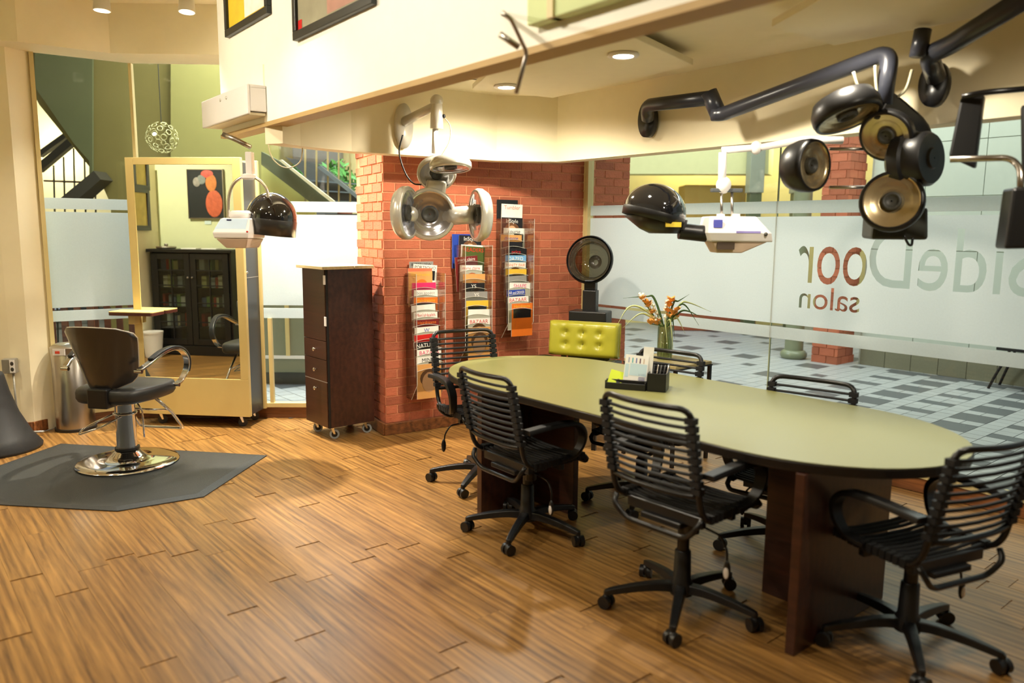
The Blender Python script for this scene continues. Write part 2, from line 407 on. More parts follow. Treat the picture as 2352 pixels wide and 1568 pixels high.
wb = MB().prism([KC-BN*0.001, C0-BN*0.001+BW*0.5, C0+BW*0.5-BN*0.55, BK-BN*0.0+Vector((0.02, 0.0, 0)), BK+Vector((0.002, 0, 0)), KC+Vector((0.002, 0.001, 0))], 0, 2.9).build('wall_brick', MORTAR); tag(wb, kind='structure')
print('bricks', brick_face(wb, KC, C0, 0.0945, TOPZ), 'ret')
ws = empty('wall_brick_return', KC, kind='structure')
ws.location = (0, 0, 0)
print('bricks ret', brick_face(ws, BK, KC, 0.0945, TOPZ, 0.1))
# the brick pier runs on outside the window
brick_face(empty('wall_brick_outside', kind='structure'), C0+BW*0.06, C0+BW*0.5, 0.0, 2.5, 0.05)
# baseboards
def baseboard(name, a, b, h=0.092, t=0.02):
    return wall(name, a, b, 0, h, BASEW, t, -1, bevel=0.004)
baseboard('baseboard_brick', KC+BN*0.010-BW*0.02, C0+BN*0.010-BW*0.01)
rn = (KC-BK).normalized(); RN = Vector((rn.y, -rn.x, 0))
baseboard('baseboard_return', BK+RN*0.010, KC+RN*0.010+rn*0.015)

# windows: clear panes, frosted film with clear stripes, trims
ZB, ZT = (0.852, 1.818), None
BANDS = [(0.852, 0.937), (0.960, 1.711), (1.733, 1.818)]
def window(name, a, b, z1, joints=(), sill=0.13, holes=None, edge=0.0, panelen=None):
    a, b = Vector((a[0], a[1], 0)), Vector((b[0], b[1], 0)); d = (b-a).normalized(); L = (b-a).length
    root = empty(name, a, math.atan2(d.y, d.x), kind='structure')
    # local x along, y out to the mall (left of a->b)
    cuts = [0]+list(joints)+[L]
    for i in range(len(cuts)-1):
        MB().bbox((cuts[i]+0.003, 0.012, sill), (cuts[i+1]-0.003, 0.022, z1)).build('pane', GLASS, root)
    for j in joints:
        MB().bbox((j-0.004, 0.011, sill), (j+0.004, 0.023, z1)).build('glass_joint', mat('glass_edge', (150, 160, 130), 0.3), root)
    for k, (z0, zz) in enumerate(BANDS):
        if holes and k == 1:
            cu = bpy.data.curves.new('film', 'CURVE'); cu.dimensions = '2D'; cu.fill_mode = 'BOTH'
            for poly in [[(edge, z0), (L-edge, z0), (L-edge, zz), (edge, zz)]]+holes:
                sp = cu.splines.new('POLY'); sp.points.add(len(poly)-1); sp.use_cyclic_u = True
                for q, p in zip(sp.points, poly): q.co = (p[0], p[1], 0, 1)
            to = bpy.data.objects.new('film', cu); COL.objects.link(to)
            me = bpy.data.meshes.new_from_object(to.evaluated_get(bpy.context.evaluated_depsgraph_get())); bpy.data.objects.remove(to)
            me.materials.clear(); me.materials.append(FROST)
            o = link('frosted_film', me, None, root, (0, 0.009, 0), (pi/2, 0, 0))
        else:
            MB().bbox((edge, 0.008, z0), (L-edge, 0.010, zz)).build('frosted_film', FROST, root)
    MB().bbox((0, -0.02, 0.09), (L, 0.05, sill)).build('sill', TRIMC, root, bevel=0.004)
    MB().bbox((0, -0.01, 0), (L, 0.05, 0.09)).build('base_panel', BASEW, root)
    return root, L
w1, _ = window('window_1', AL, JT, 2.89, sill=0.13)
w2, LB = window('window_2', JT, BK, 2.89, sill=0.13)
MB().bbox((-0.012, -0.012, 0.13), (0.012, 0.03, 2.89)).build('mullion', TRIMC, w2)
MB().bbox((1.02, -0.015, 0.13), (1.05, 0.03, 0.852)).build('mullion', TRIMC, w2)
MB().bbox((-0.0, -0.03, 0.09), (0.03, 0.04, 2.89)).build('mullion', TRIMC, w1)
# long window with the salon's name, cut out of the film, read from outside
GN = -E2
def gu(px, py):
    p = onplane(px, py, C0, E2); return (p-C0).dot(E1), p.z
uj = gu(1766, 780)[0]
u_r, _ = gu(1831, 610); u_o2, _ = gu(1990, 610); zb1 = gu(1900, 652)[1]; zt1 = gu(1900, 566)[1]
def fit_text(body, u_left, u_right, zbase, nfirst=None, size=None):
    """mirrored lettering whose last glyphs end at u_left; returns polygons in window coordinates"""
    sp = text_splines(body, 1.0, 0.98)
    xs = [p[0] for s in sp for p in s]; xmax = max(xs)
    if size is None:
        sub = text_splines(nfirst, 1.0, 0.98); sx = [p[0] for s in sub for p in s]; size = (u_right-u_left)/(max(sx)-min(sx))
    return [[(u_left+(xmax-x)*size, zbase+y*size) for x, y in s] for s in sp], size
h1, s1 = fit_text('oor', u_r, u_o2, zb1, 'oor')
h3, s3 = fit_text('SideD', gu(1994, 610)[0], gu(2392, 640)[0], zb1, 'SideD')
def stretch(hs, zb, k): return [[(x, zb+(y-zb)*k) for x, y in s] for s in hs]
xh = max(y for s in h1 for _, y in s)-zb1; ky = (zt1-zb1)/xh; h1 = stretch(h1, zb1, ky); h3 = stretch(h3, zb1, ky*s1/s3)
u_n = gu(1834, 690)[0]; u_s = gu(1973, 690)[0]; zb2 = gu(1900, 712)[1]
h2, s2 = fit_text('salon', u_n, u_s, zb2, 'salon')
print('lettering', s1, s2, 'x-height top', zt1, zb1)
w3, LG = window('window_3', C0, GEND, 2.75, joints=(uj, uj+2.1, uj+4.2), sill=0.13, holes=h1+h2+h3)
MB().bbox((-0.015, -0.03, 0.09), (0.055, 0.04, 2.75)).build('mullion', TRIMC, w3)
MB().bbox((0.01, -0.036, 0.09), (0.03, -0.03, 2.75)).build('mullion_groove', TRIMC, w3)

# the mirror's plane, and what it shows: places of the bookcase corner found through it
MA = Vector((-2.86, 6.17, 0)); MANG = rad(-6.2); MBp = MA+Vector((cos(MANG), sin(MANG), 0))*0.745
md = (MBp-MA).normalized(); mn = Vector((md.y, -md.x, 0))
def mirror_hit(px, py, p0, n):
    d = ray(px, py); h = CAM+d*((MA-CAM).dot(mn)/d.dot(mn)); d2 = d-2*d.dot(mn)*mn
    return h+d2*((Vector(p0)-h).dot(n)/d2.dot(n))
UPV = Vector((0, 0, 1))
BCL, BCR = mirror_hit(358, 812, (0, 0, 0), UPV), mirror_hit(540, 818, (0, 0, 0), UPV)
BCD = (BCR-BCL).normalized(); BCN = Vector((-BCD.y, BCD.x, 0)); BCN = BCN if BCN.dot(MA-BCL) > 0 else -BCN
print('bookcase', BCL, BCR)
# left pilaster and the wall that runs on to the left, towards the camera
wl = MB().prism([AL, Vector((-3.715, 5.89, 0)), Vector((-3.84, 5.86, 0)), Vector((-4.75, 5.72, 0)), BCL-BCD*0.10-BCN*0.40, BCL-BCD*0.30-BCN*0.40, Vector((-4.9, 6.3, 0)), AL+Vector((-0.1, 0.2, 0))], 0, 3.25).build('wall_left', CREAM); tag(wl, kind='structure')
MB().prism([Vector((-3.715, 5.89, 0)), Vector((-3.73, 5.87, 0)), Vector((-3.85, 5.838, 0)), Vector((-4.6, 5.725, 0)), Vector((-4.6, 5.745, 0)), Vector((-3.84, 5.86, 0))], 0, 0.09).build('baseboard_left', BASEW)['kind'] = 'structure'
baseboard('baseboard_pilaster', AL+Vector((0.0, 0.02, 0)), Vector((-3.71, 5.875, 0)), t=0.02)
# green wall in the back of the salon that the mirror shows
GW0, GW1 = BCL-BCD*0.10-BCN*0.36, BCR+BCD*0.65-BCN*0.36
wall('wall_green', GW1, GW0, 0, 3.25, GREENW, 0.1, 1)
wall('wall_rear', (-6.4, -2.6), (GEND.x, -2.6), 0, 3.25, CREAM, 0.1, -1)
wall('wall_right', (GEND.x, -2.6), GEND, 0, 3.25, CREAM, 0.1, -1)
wall('wall_rear_left', (-6.4, 2.7), (-6.4, -2.6), 0, 3.25, CREAM, 0.1, -1)

# bulkhead ring (2.12 m) in front of the windows
BULK = [(-1.43, 4.93), (-1.36, 5.08), (-1.10, 5.40), (-0.43, 5.83), (-0.13, 6.02), (0.33, 6.05), (0.60, 5.73), (0.90, 5.35), (1.75, 4.24), (2.3, 3.42), (4.0, 1.3)]
def ribbon(name, pts, z0, z1, m, t, side=1):
    P = [Vector((p[0], p[1], 0)) for p in pts]; off = []
    for i, p in enumerate(P):
        a = P[max(i-1, 0)]; b = P[min(i+1, len(P)-1)]; d = (b-a).normalized(); off.append(p+Vector((-d.y, d.x, 0))*t*side)
    b = MB(); n = len(P)
    for i in range(n-1): b.prism([P[i], P[i+1], off[i+1], off[i]], z0, z1)
    o = b.build(name, m); tag(o, kind='structure'); return o
ribbon('wall_bulkhead', BULK, 2.12, 2.60, CREAM, 0.14)
# dropped fascia with the pictures
FA = Vector((-2.07, 5.66, 0)); FD = Vector((2.07, -2.67, 0)).normalized(); FN = Vector((FD.y, -FD.x, 0))   # FN faces the camera side
if FN.dot(-FA) < 0: FN = -FN
FE = FA+FD*6.2
wall('wall_fascia', FA, FE, 2.25, 3.25, WHITEP, 0.10, 1 if Vector((-FD.y, FD.x, 0)).dot(FN) < 0 else -1)
# a paler, slightly raised band further along the fascia
fp = onplane(1235, 60, FA, FN); fu = (fp-FA).dot(FD)
f2 = FA+FD*fu+FN*0.0
MB().prism([f2, FE, FE+FN*0.05, f2+FN*0.05], 2.31, 3.2).build('trim_1', mat('pale_green_board', (206, 220, 160), 0.6), None, bevel=0.006)['kind'] = 'structure'
MB().prism([f2+FD*0.12, f2+FD*0.15, f2+FD*0.15+FN*0.06, f2+FD*0.12+FN*0.06], 2.31, 3.2).build('trim_2', TRIMC)['kind'] = 'structure'
MB().prism([FA-FN*0.10, FE-FN*0.10, FE+FN*0.012, FA+FN*0.012], 2.225, 2.25).build('trim_3', mat('tan_edge', (188, 158, 104), 0.6))['kind'] = 'structure'
# ceilings
HI = [AL+Vector((-1.2, 0.3, 0)), JT, BK, Vector((-1.1, 5.9, 0)), FA+FD*0.3-FN*0.1, FE, Vector((FE.x, -2.6, 0)), Vector((-6.6, -2.6, 0)), Vector((-6.6, 2.9, 0))]
ce = MB().prism([Vector((-6.7, -2.7, 0)), Vector((GEND.x+0.1, -2.7, 0)), Vector((GEND.x+0.1, GEND.y+0.5, 0)), C0+BW*0.3, Vector((-3.0, 6.8, 0)), Vector((-6.7, 6.4, 0))], 3.25, 3.33).build('ceiling', CEIL); tag(ce, kind='structure')
LOW = [FA-FN*0.1+FD*0.9, FE-FN*0.1, Vector((4.1, 1.2, 0))]+[Vector((p[0], p[1], 0)) for p in BULK[::-1][1:]]
lo = MB().prism(LOW, 2.60, 2.66).build('ceiling_low', CEIL); tag(lo, kind='structure')
def cloud(name, pxs, z):
    P = [onz(x, y, z) for x, y in pxs]
    o = MB().prism(P, z, z+0.035).build(name, CEIL, None, bevel=0.004); tag(o, kind='structure'); return o
cloud('ceiling_panel', [(1085, 205), (1270, 225), (1592, 150), (1400, 60), (1180, 110)], 2.52)
cloud('ceiling_panel', [(1772, 62), (1915, 105), (2352, 20), (2300, -60), (1900, -10)], 2.52)
# header over the left windows
HDR = [AL+Vector((-0.9, -0.5, 0)), AL+Vector((0.13, -0.33, 0)), JT+Vector((0.03, -0.36, 0)), BK+Vector((0.02, -0.38, 0)), BK+Vector((0.3, 0.0, 0)), BK, JT, AL, AL+Vector((-0.9, -0.2, 0))]
MB().prism(HDR, 2.89, 3.25).build('wall_header', CREAM)['kind'] = 'structure'
wall('wall_header_right', C0, GEND, 2.75, 3.25, CREAM, 0.1, 1)
# lamps: downlights and spots, real and added fill, each with glowing lens
def downlight(loc, r, label, group='ceiling lamps', drop=0.0):
    t = empty('ceiling_and_fill_lamp', loc, label=label, cat='lamp', group=group)
    MB().lathe([(r*0.78, 0.0), (r*1.15, 0.0), (r*1.2, 0.006), (r*1.15, 0.014), (r*0.8, 0.014), (r*0.78, 0.0)], 24, caps=False).build('trim_ring', WHITEPL, t, True)
    MB().lathe([(0.001, 0.004), (r*0.76, 0.004), (r*0.76, 0.012), (0.001, 0.012)], 20).build('lens', LAMPGLOW, t)
    return t
LZ = [2.505, 2.505, 2.585, 2.585]
NAMES = ['lit lamp at the corner of the ceiling panel above the brick wall', 'lit lamp in the ceiling panel above the middle of the table', 'lit lamp in the low ceiling above the right end of the table', 'added fill lamp in the low ceiling behind the end chair']
for (loc, aim, pw, ang), z, nm in zip(SPOTS_LOW, LZ, NAMES): downlight((loc[0], loc[1], z+0.0), 0.07, nm)
for k, (loc, aim, pw, ang) in enumerate(SPOTS_HIGH):
    t = empty('track_and_fill_spot', (loc[0], loc[1], 3.25), label=['silver spot lamp under the high ceiling above the steel bin', 'silver spot lamp under the high ceiling, just left of the fascia end', 'silver spot lamp under the high ceiling above the mirror station', 'added silver fill spot above the middle of the floor', 'added silver fill spot above the styling chair mat', 'added silver fill spot above the black bookcase', 'added silver fill spot behind the camera, over the floor', 'added silver fill spot behind the camera, nearest the fascia', 'added silver fill spot farthest behind the camera'][k], cat='lamp', group='spot lamps under the high ceiling')
    d = (Vector(aim)-Vector(loc)).normalized(); p = Vector((0, 0, loc[2]-3.25)); M = Matrix.Translation(p) @ d.to_track_quat('Z', 'Y').to_matrix().to_4x4()
    MB().cyl((0, 0, -0.04), (0, 0, 0), 0.012).build('stem', SILVER, t, 40)
    MB().lathe([(0.03, -0.10), (0.05, -0.08), (0.06, 0.03), (0.055, 0.03), (0.05, -0.0)], 20, M, caps=False).build('lamp_shade', SILVER, t, 40)
    MB().lathe([(0.001, -0.055), (0.047, -0.055), (0.047, -0.045), (0.001, -0.045)], 16, M).build('lens', LAMPGLOW, t)
# ================================================================== the mall outside the glass
TILEL = mat('light_floor_tile', (158, 160, 158), 0.45, noise=0.05, nscale=40, rnd=0.05)
TILED = mat('dark_floor_tile', (84, 87, 88), 0.45, noise=0.08, nscale=40, rnd=0.06)
GROUT = mat('tile_grout', (104, 105, 102), 0.9)
mf = MB().prism([Vector((-9, 5.0, 0)), Vector((GEND.x+0.4, GEND.y+0.2, 0)), Vector((12, 4, 0)), Vector((12, 19, 0)), Vector((-9, 19, 0))], -0.2, -0.13).build('floor_corridor', GROUT); tag(mf, kind='structure')
mf2 = MB(); 
def mp(e1, e2): return C0+E1*e1+E2*e2
m = 0.152; G = 0.456
tiles = []
ROOMX = [p for p in ROOM]
def is_room(p):
    if (p-C0).dot(E2) < 0.07 and inside(p+Vector((0, -0.06, 0)), ROOM): return True
    if inside(p, ROOM) or (p-C0).dot(E2) < 0.06 and (p-C0).dot(E1) > -0.3: return True
    # brick pier
    q = p-KC
    if -0.05 < q.dot(BW) < 2.5 and -0.03 < -q.dot(BN) < 0.62: return True
    return p.x < -3.6 and p.y < 6.4
for i in range(-22, 10):
    for j in range(-9, 22):
        if i >= 2:
            pat = 'big' if i % 2 else 'strip'
        else:
            pat = 'big' if (i % 2 == 0 and j % 2 == 0) else ('dot' if (i+j) % 2 == 0 else None)
        for a in range(3):
            for b in range(3):
                blk = (a < 2 and b < 2)
                if pat == 'big' and blk:
                    if a == 0 and b == 0: tiles.append((i*G+m, j*G+m, 2*m, 2*m, True))
                    continue
                if pat == 'strip' and b == 0 and a < 2:
                    if a == 0: tiles.append((i*G+m, j*G+m/2, 2*m, m, True))
                    continue
                dark = pat == 'dot' and a == 0 and b == 0
                tiles.append((i*G+a*m+m/2, j*G+b*m+m/2, m, m, dark))
def tile_seen(p):
    v = p-CAM; d = v.dot(CF)
    if d < 3: return 0
    x = CX+FPX*v.dot(CR)/d; y = CY-FPX*v.dot(CU)/d
    if not (0 < x < 2352): return 0
    if 1360 < x and 736+(x-1440)*0.12 < y < 850+(x-1440)*0.24: return 2
    if 630 < x < 700 and 850 < y: return 2
    return 1
rest = {True: MB(), False: MB()}; tmesh = {}; cand = []
rt = math.atan2(E1.y, E1.x)
for (a, b, wa, wb_, dark) in tiles:
    p = mp(a, b)
    if is_room(p): continue
    if (p-CAM).length > 16: continue
    s = tile_seen(p)
    if s == 0 and (p-CAM).length > 11: continue
    cand.append((0 if s == 2 else 1, (p-CAM).length/(2 if wa*wb_ > 0.05 else 1.3 if dark else 1), p, wa, wb_, dark))
cand.sort(key=lambda t: (t[0], t[1]))
for k, (s, _, p, wa, wb_, dark) in enumerate(cand):
    if k < 300:
        key = (wa, wb_, dark)
        if key not in tmesh: tmesh[key] = MB().box((0, 0, 0), (wa-0.006, wb_-0.006, 0.03)).mesh('tile', TILED if dark else TILEL)
        link('tile', tmesh[key], None, mf, (p.x, p.y, -0.015+random.uniform(-0.0006, 0.0006)), (0, 0, rt))
    else: rest[dark].box((p.x, p.y, -0.015), (wa-0.006, wb_-0.006, 0.03), rotz(rt))
tag(rest[False].build('light_tile_field', TILEL, mf), kind='stuff'); tag(rest[True].build('dark_tile_field', TILED, mf), kind='stuff')
MB().prism([Vector((-9, 6.62, 0)), Vector((-1.9, 6.6, 0)), mp(-0.5, 0.7), mp(0.5, 0.08), mp(8.2, 0.08), Vector((12, 4, 0)), Vector((12, 19, 0)), Vector((-9, 19, 0))], -0.13, -0.028).build('grout_bed', GROUT, mf)

# far tiled wall on the right with a dark base course
MWALL = mat('grey_green_wall_tile', (188, 194, 180), 0.55, noise=0.04)
MBASE = mat('granite_base_tile', (120, 116, 92), 0.6, noise=0.14, nscale=60, rnd=0.08)
wr = MB().prism([mp(0.42, 4.42), mp(9.5, 4.42), mp(9.5, 4.6), mp(0.42, 4.6)], 0, 4.2).build('wall_corridor', MWALL); tag(wr, kind='structure')
tm = MB().box((0, 0, 0), (0.296, 0.03, 0.196)).mesh('base_tile', MBASE)
for k in range(22):
    p = mp(0.6+k*0.302, 4.405)
    link('base_tile', tm, None, wr, (p.x, p.y, 0.10), (0, 0, rt))
tm2 = MB().box((0, 0, 0), (0.596, 0.02, 0.596)).mesh('wall_tile', MWALL)
for k in range(10):
    for r in range(5):
        p = mp(0.75+k*0.604, 4.411)
        link('wall_tile', tm2, None, wr, (p.x, p.y, 0.205+0.302+r*0.604), (0, 0, rt))
bs = MB().box((0, 0, 0), (0.30, 0.16, 0.026)).mesh('border_tile', TILED)
for k in range(20):
    p = mp(1.0+k*0.303, 4.28); link('border_tile', bs, None, mf, (p.x, p.y, -0.0125), (0, 0, rt))
# brick pillar at the end of that wall
def pillar(c, wx, wy, h, ang, name, label):
    t = empty(name, (c.x, c.y, 0), ang, label=label, cat='pillar')
    MB().bbox((-wx/2+0.012, -wy/2+0.012, 0), (wx/2-0.012, wy/2-0.012, h)).build('core', MORTAR, t)
    bh, bl, jt = 0.09, 0.19, 0.008
    mm = {}
    for r in range(int(h/(bh+jt))):
        for face in range(2):
            ln = wx if face == 0 else wy; x = -ln/2-(bl/2 if (r+face) % 2 else 0)
            while x < ln/2:
                x0, x1 = max(x, -ln/2), min(x+bl, ln/2)
                if x1-x0 > 0.03:
                    key = (round(x1-x0, 3))
                    if key not in mm: mm[key] = MB().box((0, 0, 0), (key-0.004, 0.028, bh)).mesh('brick', BRICK)
                    if face == 0: link('brick', mm[key], None, t, ((x0+x1)/2, -wy/2+0.014, r*(bh+jt)+bh/2))
                    else: link('brick', mm[key], None, t, (wx/2-0.014, (x0+x1)/2, r*(bh+jt)+bh/2), (0, 0, pi/2))
                x += bl+jt
    return t
cpl = onz(1922, 838)
pillar(cpl-E1*0.17+E2*0.21, 0.34, 0.42, 2.9, rt+rad(0), 'brick_pillar', 'red brick pillar in the mall at the end of the pale tiled wall')
# round green column
gc = onz(1822, 822)
t = empty('round_column', (gc.x, gc.y, 0), label='round grey-green column with a ring base out in the mall', cat='column')
GRC = mat('grey_green_enamel', (126, 132, 104), 0.35, noise=0.05)
MB().lathe([(0.115, 0.10), (0.112, 2.9)], 28).build('shaft', GRC, t, 40)
MB().lathe([(0.0, 0), (0.14, 0.0), (0.165, 0.03), (0.165, 0.07), (0.14, 0.10), (0.115, 0.11)], 28).build('ring_base', GRC, t, 40)
# far shops seen through the clear glass above the film
YEL = mat('warm_shop_wall', (222, 206, 140), 0.8, noise=0.04)
sw0, sw1 = ondepth(1400, 420, 13.6), ondepth(2060, 420, 13.0)
wall('wall_shop', V2(sw0.x-2.5, 13.9), V2(sw1.x, 13.3), 0, 3.6, YEL, 0.12, 1)
a = ondepth(1445, 372, 12.6); b = ondepth(1760, 388, 12.4)
MB().prism([V2(a.x-0.4, 12.6), V2(b.x, 12.3), V2(b.x+0.2, 12.7), V2(a.x-0.4, 13.0)], 2.5, 3.2).build('trim_4', mat('pale_header', (216, 214, 156), 0.7))['kind'] = 'structure'
a = ondepth(1560, 420, 13.2); b = ondepth(1640, 420, 13.2)
sg = empty('shop_booth', (a.x, 13.0, 0), label='tan shop booth with an arched counter across the mall', cat='booth')
MB().bbox((0.0, -0.25, 0), (1.0, 0.25, 2.35)).build('booth_panel', mat('tan_booth', (170, 140, 66), 0.7), sg, bevel=0.02)
MB().bbox((-0.2, -0.45, 0), (1.2, -0.27, 1.0)).build('counter', mat('reddish_counter', (150, 78, 50), 0.6), sg, bevel=0.02)
for x0, x1, nm in ((1720, 1747, 'green shop-front post left of the far brick pillar'), (1822, 1842, 'narrow green shop-front post hidden half behind the black dryer')):
    a = ondepth(x0, 420, 12.2); b = ondepth(x1, 420, 12.2)
    tp = empty('shop_post', ((a.x+b.x)/2, 12.2, 0), label=nm, cat='post')
    MB().bbox((-(b.x-a.x)/2, -0.1, 0), ((b.x-a.x)/2, 0.1, 2.2)).build('shaft', mat('dark_green_post', (86, 96, 66), 0.5), tp, bevel=0.01)
    MB().bbox((-(b.x-a.x)/2-0.02, -0.12, 2.2), ((b.x-a.x)/2+0.02, 0.12, 3.3)).build('upper_post', mat('grey_post', (150, 156, 136), 0.5), tp, bevel=0.01)
for k, (x, y, z, e) in enumerate(((3.0, 12.9, 3.0, 30), (4.6, 12.6, 3.0, 26), (6.0, 12.4, 3.0, 18))):
    l = bpy.data.lights.new('shop_lamp', 'POINT'); l.energy = e; l.color = (1, 0.86, 0.45); l.shadow_soft_size = 0.2; o = bpy.data.objects.new('shop_lamp', l); COL.objects.link(o); o.location = (x, y, z)
wall('wall_mall_far', (-9, 15.5), (2.5, 15.5), 0, 5.2, mat('mall_cream', (224, 206, 140), 0.8), 0.12, 1)
wall('wall_mall_side', (-9, 6.6), (-9, 15.5), 0, 5.2, mat('mall_cream', (224, 206, 140), 0.8), 0.12, 1)
# black bench on the right
bp1, bp2 = onz(2268, 893), onz(2316, 880)
t = empty('corridor_bench', ((bp1.x+bp2.x)/2+0.16, (bp1.y+bp2.y)/2-0.3, 0), rt, label='black metal bench in the corridor at the right edge', cat='bench')
zs = 0.42
for sgn, nm in ((-1, 'leg'), (1, 'leg')):
    for xx in (-0.35, 0.75):
        MB().tube(smooth_path([(xx, sgn*0.16, 0.0), (xx+0.05, sgn*0.14, 0.15), (xx+0.12, sgn*0.1, 0.34), (xx+0.14, sgn*0.08, zs)]), 0.014).build(nm, BLACKT, t, True)
for k in range(4): MB().bbox((-0.3, -0.2+k*0.105, zs), (1.3, -0.2+k*0.105+0.09, zs+0.03)).build('slat', BLACK, t, bevel=0.004)

# ---- left part of the mall behind windows 1 and 2
def vpoly(name, pxs, Y, thick, m, parent=None, **kw):
    """vertical board whose outline is given by pixels at depth Y"""
    P = [ondepth(x, y, Y) for x, y in pxs]; n = len(P)
    b = MB(); vs = [Vector((p.x, Y, p.z)) for p in P]+[Vector((p.x, Y+thick, p.z)) for p in P]
    b._add(vs, [tuple(range(n)), tuple(range(n, 2*n))[::-1]]+[(i, (i+1) % n, n+(i+1) % n, n+i) for i in range(n)])
    return b.build(name, m, parent, **kw)
# big olive stair underside
t = vpoly('wall_stairwell', [(60, 180), (90, 240), (229, 412), (255, 470), (255, 760), (600, 760), (600, -260), (60, -260)], 9.4, 0.25, OLIVE); tag(t, kind='structure')
t = vpoly('wall_stairwell_panel', [(205, 120), (205, 470), (212, 480), (212, -260), (80, -260), (80, 200), (170, 330), (205, 370)], 9.36, 0.03, mat('green_grey_paint', (92, 92, 52), 0.8)); tag(t, kind='structure')
t = vpoly('wall_stairwell_light', [(392, -200), (392, 470), (640, 470), (640, -200)], 9.3, 0.06, OLIVEL); tag(t, kind='structure')
st = empty('dark_stair_stringer', ondepth(180, 440, 9.1), label='dark sloping stair stringer behind the left window', cat='stair beam'); st.location.z = 0; bx_, by_ = st.location.x, st.location.y
def at_local(o, root):
    o.parent = root; o.matrix_parent_inverse = root.matrix_world.inverted() if False else Matrix.Translation(-Vector(root.location)); return o
DKB = mat('dark_bronze', (58, 52, 36), 0.5)
at_local(vpoly('beam', [(135, 458), (215, 392), (231, 412), (178, 458)], 9.1, 0.28, DKB), st)
# upper sloping rails and balusters against the lit wall
sr = empty('upper_stair_rail', ondepth(140, 350, 10.6), label='upper stair rail with thin balusters behind the left window', cat='railing'); sr.location.z = 0
at_local(vpoly('rail', [(90, 345), (150, 302), (158, 310), (90, 360)], 10.6, 0.1, DKB), sr)
at_local(vpoly('rail', [(90, 372), (155, 318), (168, 330), (90, 395)], 10.6, 0.1, DKB), sr)
for x in (122, 145, 168, 192, 215):
    ytop = 395-(x-90)*0.86+12
    at_local(vpoly('baluster', [(x-1.2, ytop), (x+1.2, ytop), (x+12, 798), (x+9.6, 798)], 10.65, 0.02, DKB), sr)
at_local(vpoly('handrail', [(100, 413), (190, 416), (190, 420), (100, 417)], 10.7, 0.06, mat('red_brown_rail', (96, 58, 42), 0.5)), sr)
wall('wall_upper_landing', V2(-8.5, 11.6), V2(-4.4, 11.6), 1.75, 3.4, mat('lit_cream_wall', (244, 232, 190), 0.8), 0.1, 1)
l = bpy.data.lights.new('landing_lamp', 'POINT'); l.energy = 45; l.color = (1, 0.9, 0.66); l.shadow_soft_size = 0.15; o = bpy.data.objects.new('landing_lamp', l); COL.objects.link(o); o.location = (-6.6, 11.0, 2.7)
# escalator flank seen through window 2
es = empty('escalator', ondepth(720, 420, 8.9), label='escalator with grey-green flank behind the second window', cat='escalator'); es.location.z = 0
GG = mat('dark_green_flank', (84, 86, 58), 0.6); STEELG = mat('blue_grey_rail', (120, 130, 138), 0.3, 0.6); GREYD = mat('dark_grey_panel', (66, 66, 62), 0.5)
at_local(vpoly('lower_wall', [(600, 370), (722, 462), (722, 846), (600, 846)], 9.0, 0.1, mat('yellow_green_wall', (176, 168, 92), 0.8)), es)
at_local(vpoly('flank', [(600, 348), (645, 372), (762, 466), (715, 466), (600, 378)], 8.8, 0.12, GG), es)
at_local(vpoly('edge_rail', [(640, 368), (646, 366), (768, 462), (762, 466)], 8.72, 0.06, mat('pale_rail', (196, 186, 150), 0.4)), es)
at_local(vpoly('step_panel', [(655, 360), (740, 380), (850, 470), (775, 470)], 9.3, 0.1, GREYD), es)
at_local(vpoly('hand_rail', [(728, 384), (736, 380), (860, 478), (852, 482)], 8.9, 0.06, STEELG), es)
for k, x in enumerate((700, 726, 752, 777, 803)):
    at_local(vpoly('baluster', [(x-1.6, 330), (x+1.6, 330), (x+2.4, 470), (x-0.8, 470)], 8.95, 0.03, mat('brass_baluster', (150, 132, 84), 0.4)), es)
for k in range(3):
    at_local(vpoly('step_edge', [(700+k*30, 412+k*24), (860, 424+k*20), (860, 427+k*20), (700+k*30, 415+k*24)], 9.24, 0.05, STEELG), es)
# grey counter and pots beyond
at = ondepth(790, 390, 9.8)
def foliage(b, c, r, n, size, rng):
    for k in range(n):
        d = Vector((rng.gauss(0, 1), rng.gauss(0, 1), rng.gauss(0, 0.8))).normalized()*r*rng.random()**0.4; p = Vector(c)+d
        u = Vector((rng.gauss(0, 1), rng.gauss(0, 1), rng.gauss(0, 1))).normalized(); v = u.orthogonal().normalized()
        b._add([p-u*size, p-v*size*0.4, p+u*size, p+v*size*0.4], [(0, 1, 2, 3)])
rng = random.Random(3)
LEAF = mat('green_leaf', (70, 128, 46), 0.5, noise=0.3, nscale=8); TERRA = mat('terracotta', (156, 84, 54), 0.8)
pt = empty('potted_plant', (at.x, at.y, 0), label='leafy plant in a terracotta pot beside the brick corner, in the mall', cat='plant')
b = MB(); b.lathe([(0.09, 1.78), (0.13, 2.0), (0.15, 2.0), (0.15, 2.04), (0.12, 2.04)], 20); b.build('pot', TERRA, pt, 40)
b = MB(); foliage(b, (-0.1, 0, 2.2), 0.26, 240, 0.06, rng); tag(b.build('leaves', LEAF, pt), kind='stuff')
MB().bbox((-0.2, -0.2, 0), (0.2, 0.2, 1.78)).build('plinth', GREYD, pt)
at = ondepth(668, 372, 9.9)
pt = empty('potted_plant', (at.x, at.y, 0), label='low green plant in a dark bowl above the escalator', cat='plant')
MB().lathe([(0.06, 2.1), (0.13, 2.2), (0.12, 2.2)], 20).build('bowl', BLACK, pt, 40)
b = MB(); foliage(b, (0, 0, 2.26), 0.14, 120, 0.045, rng); tag(b.build('leaves', LEAF, pt), kind='stuff')
MB().bbox((-0.1, -0.1, 0), (0.1, 0.1, 2.1)).build('plinth', GREYD, pt)
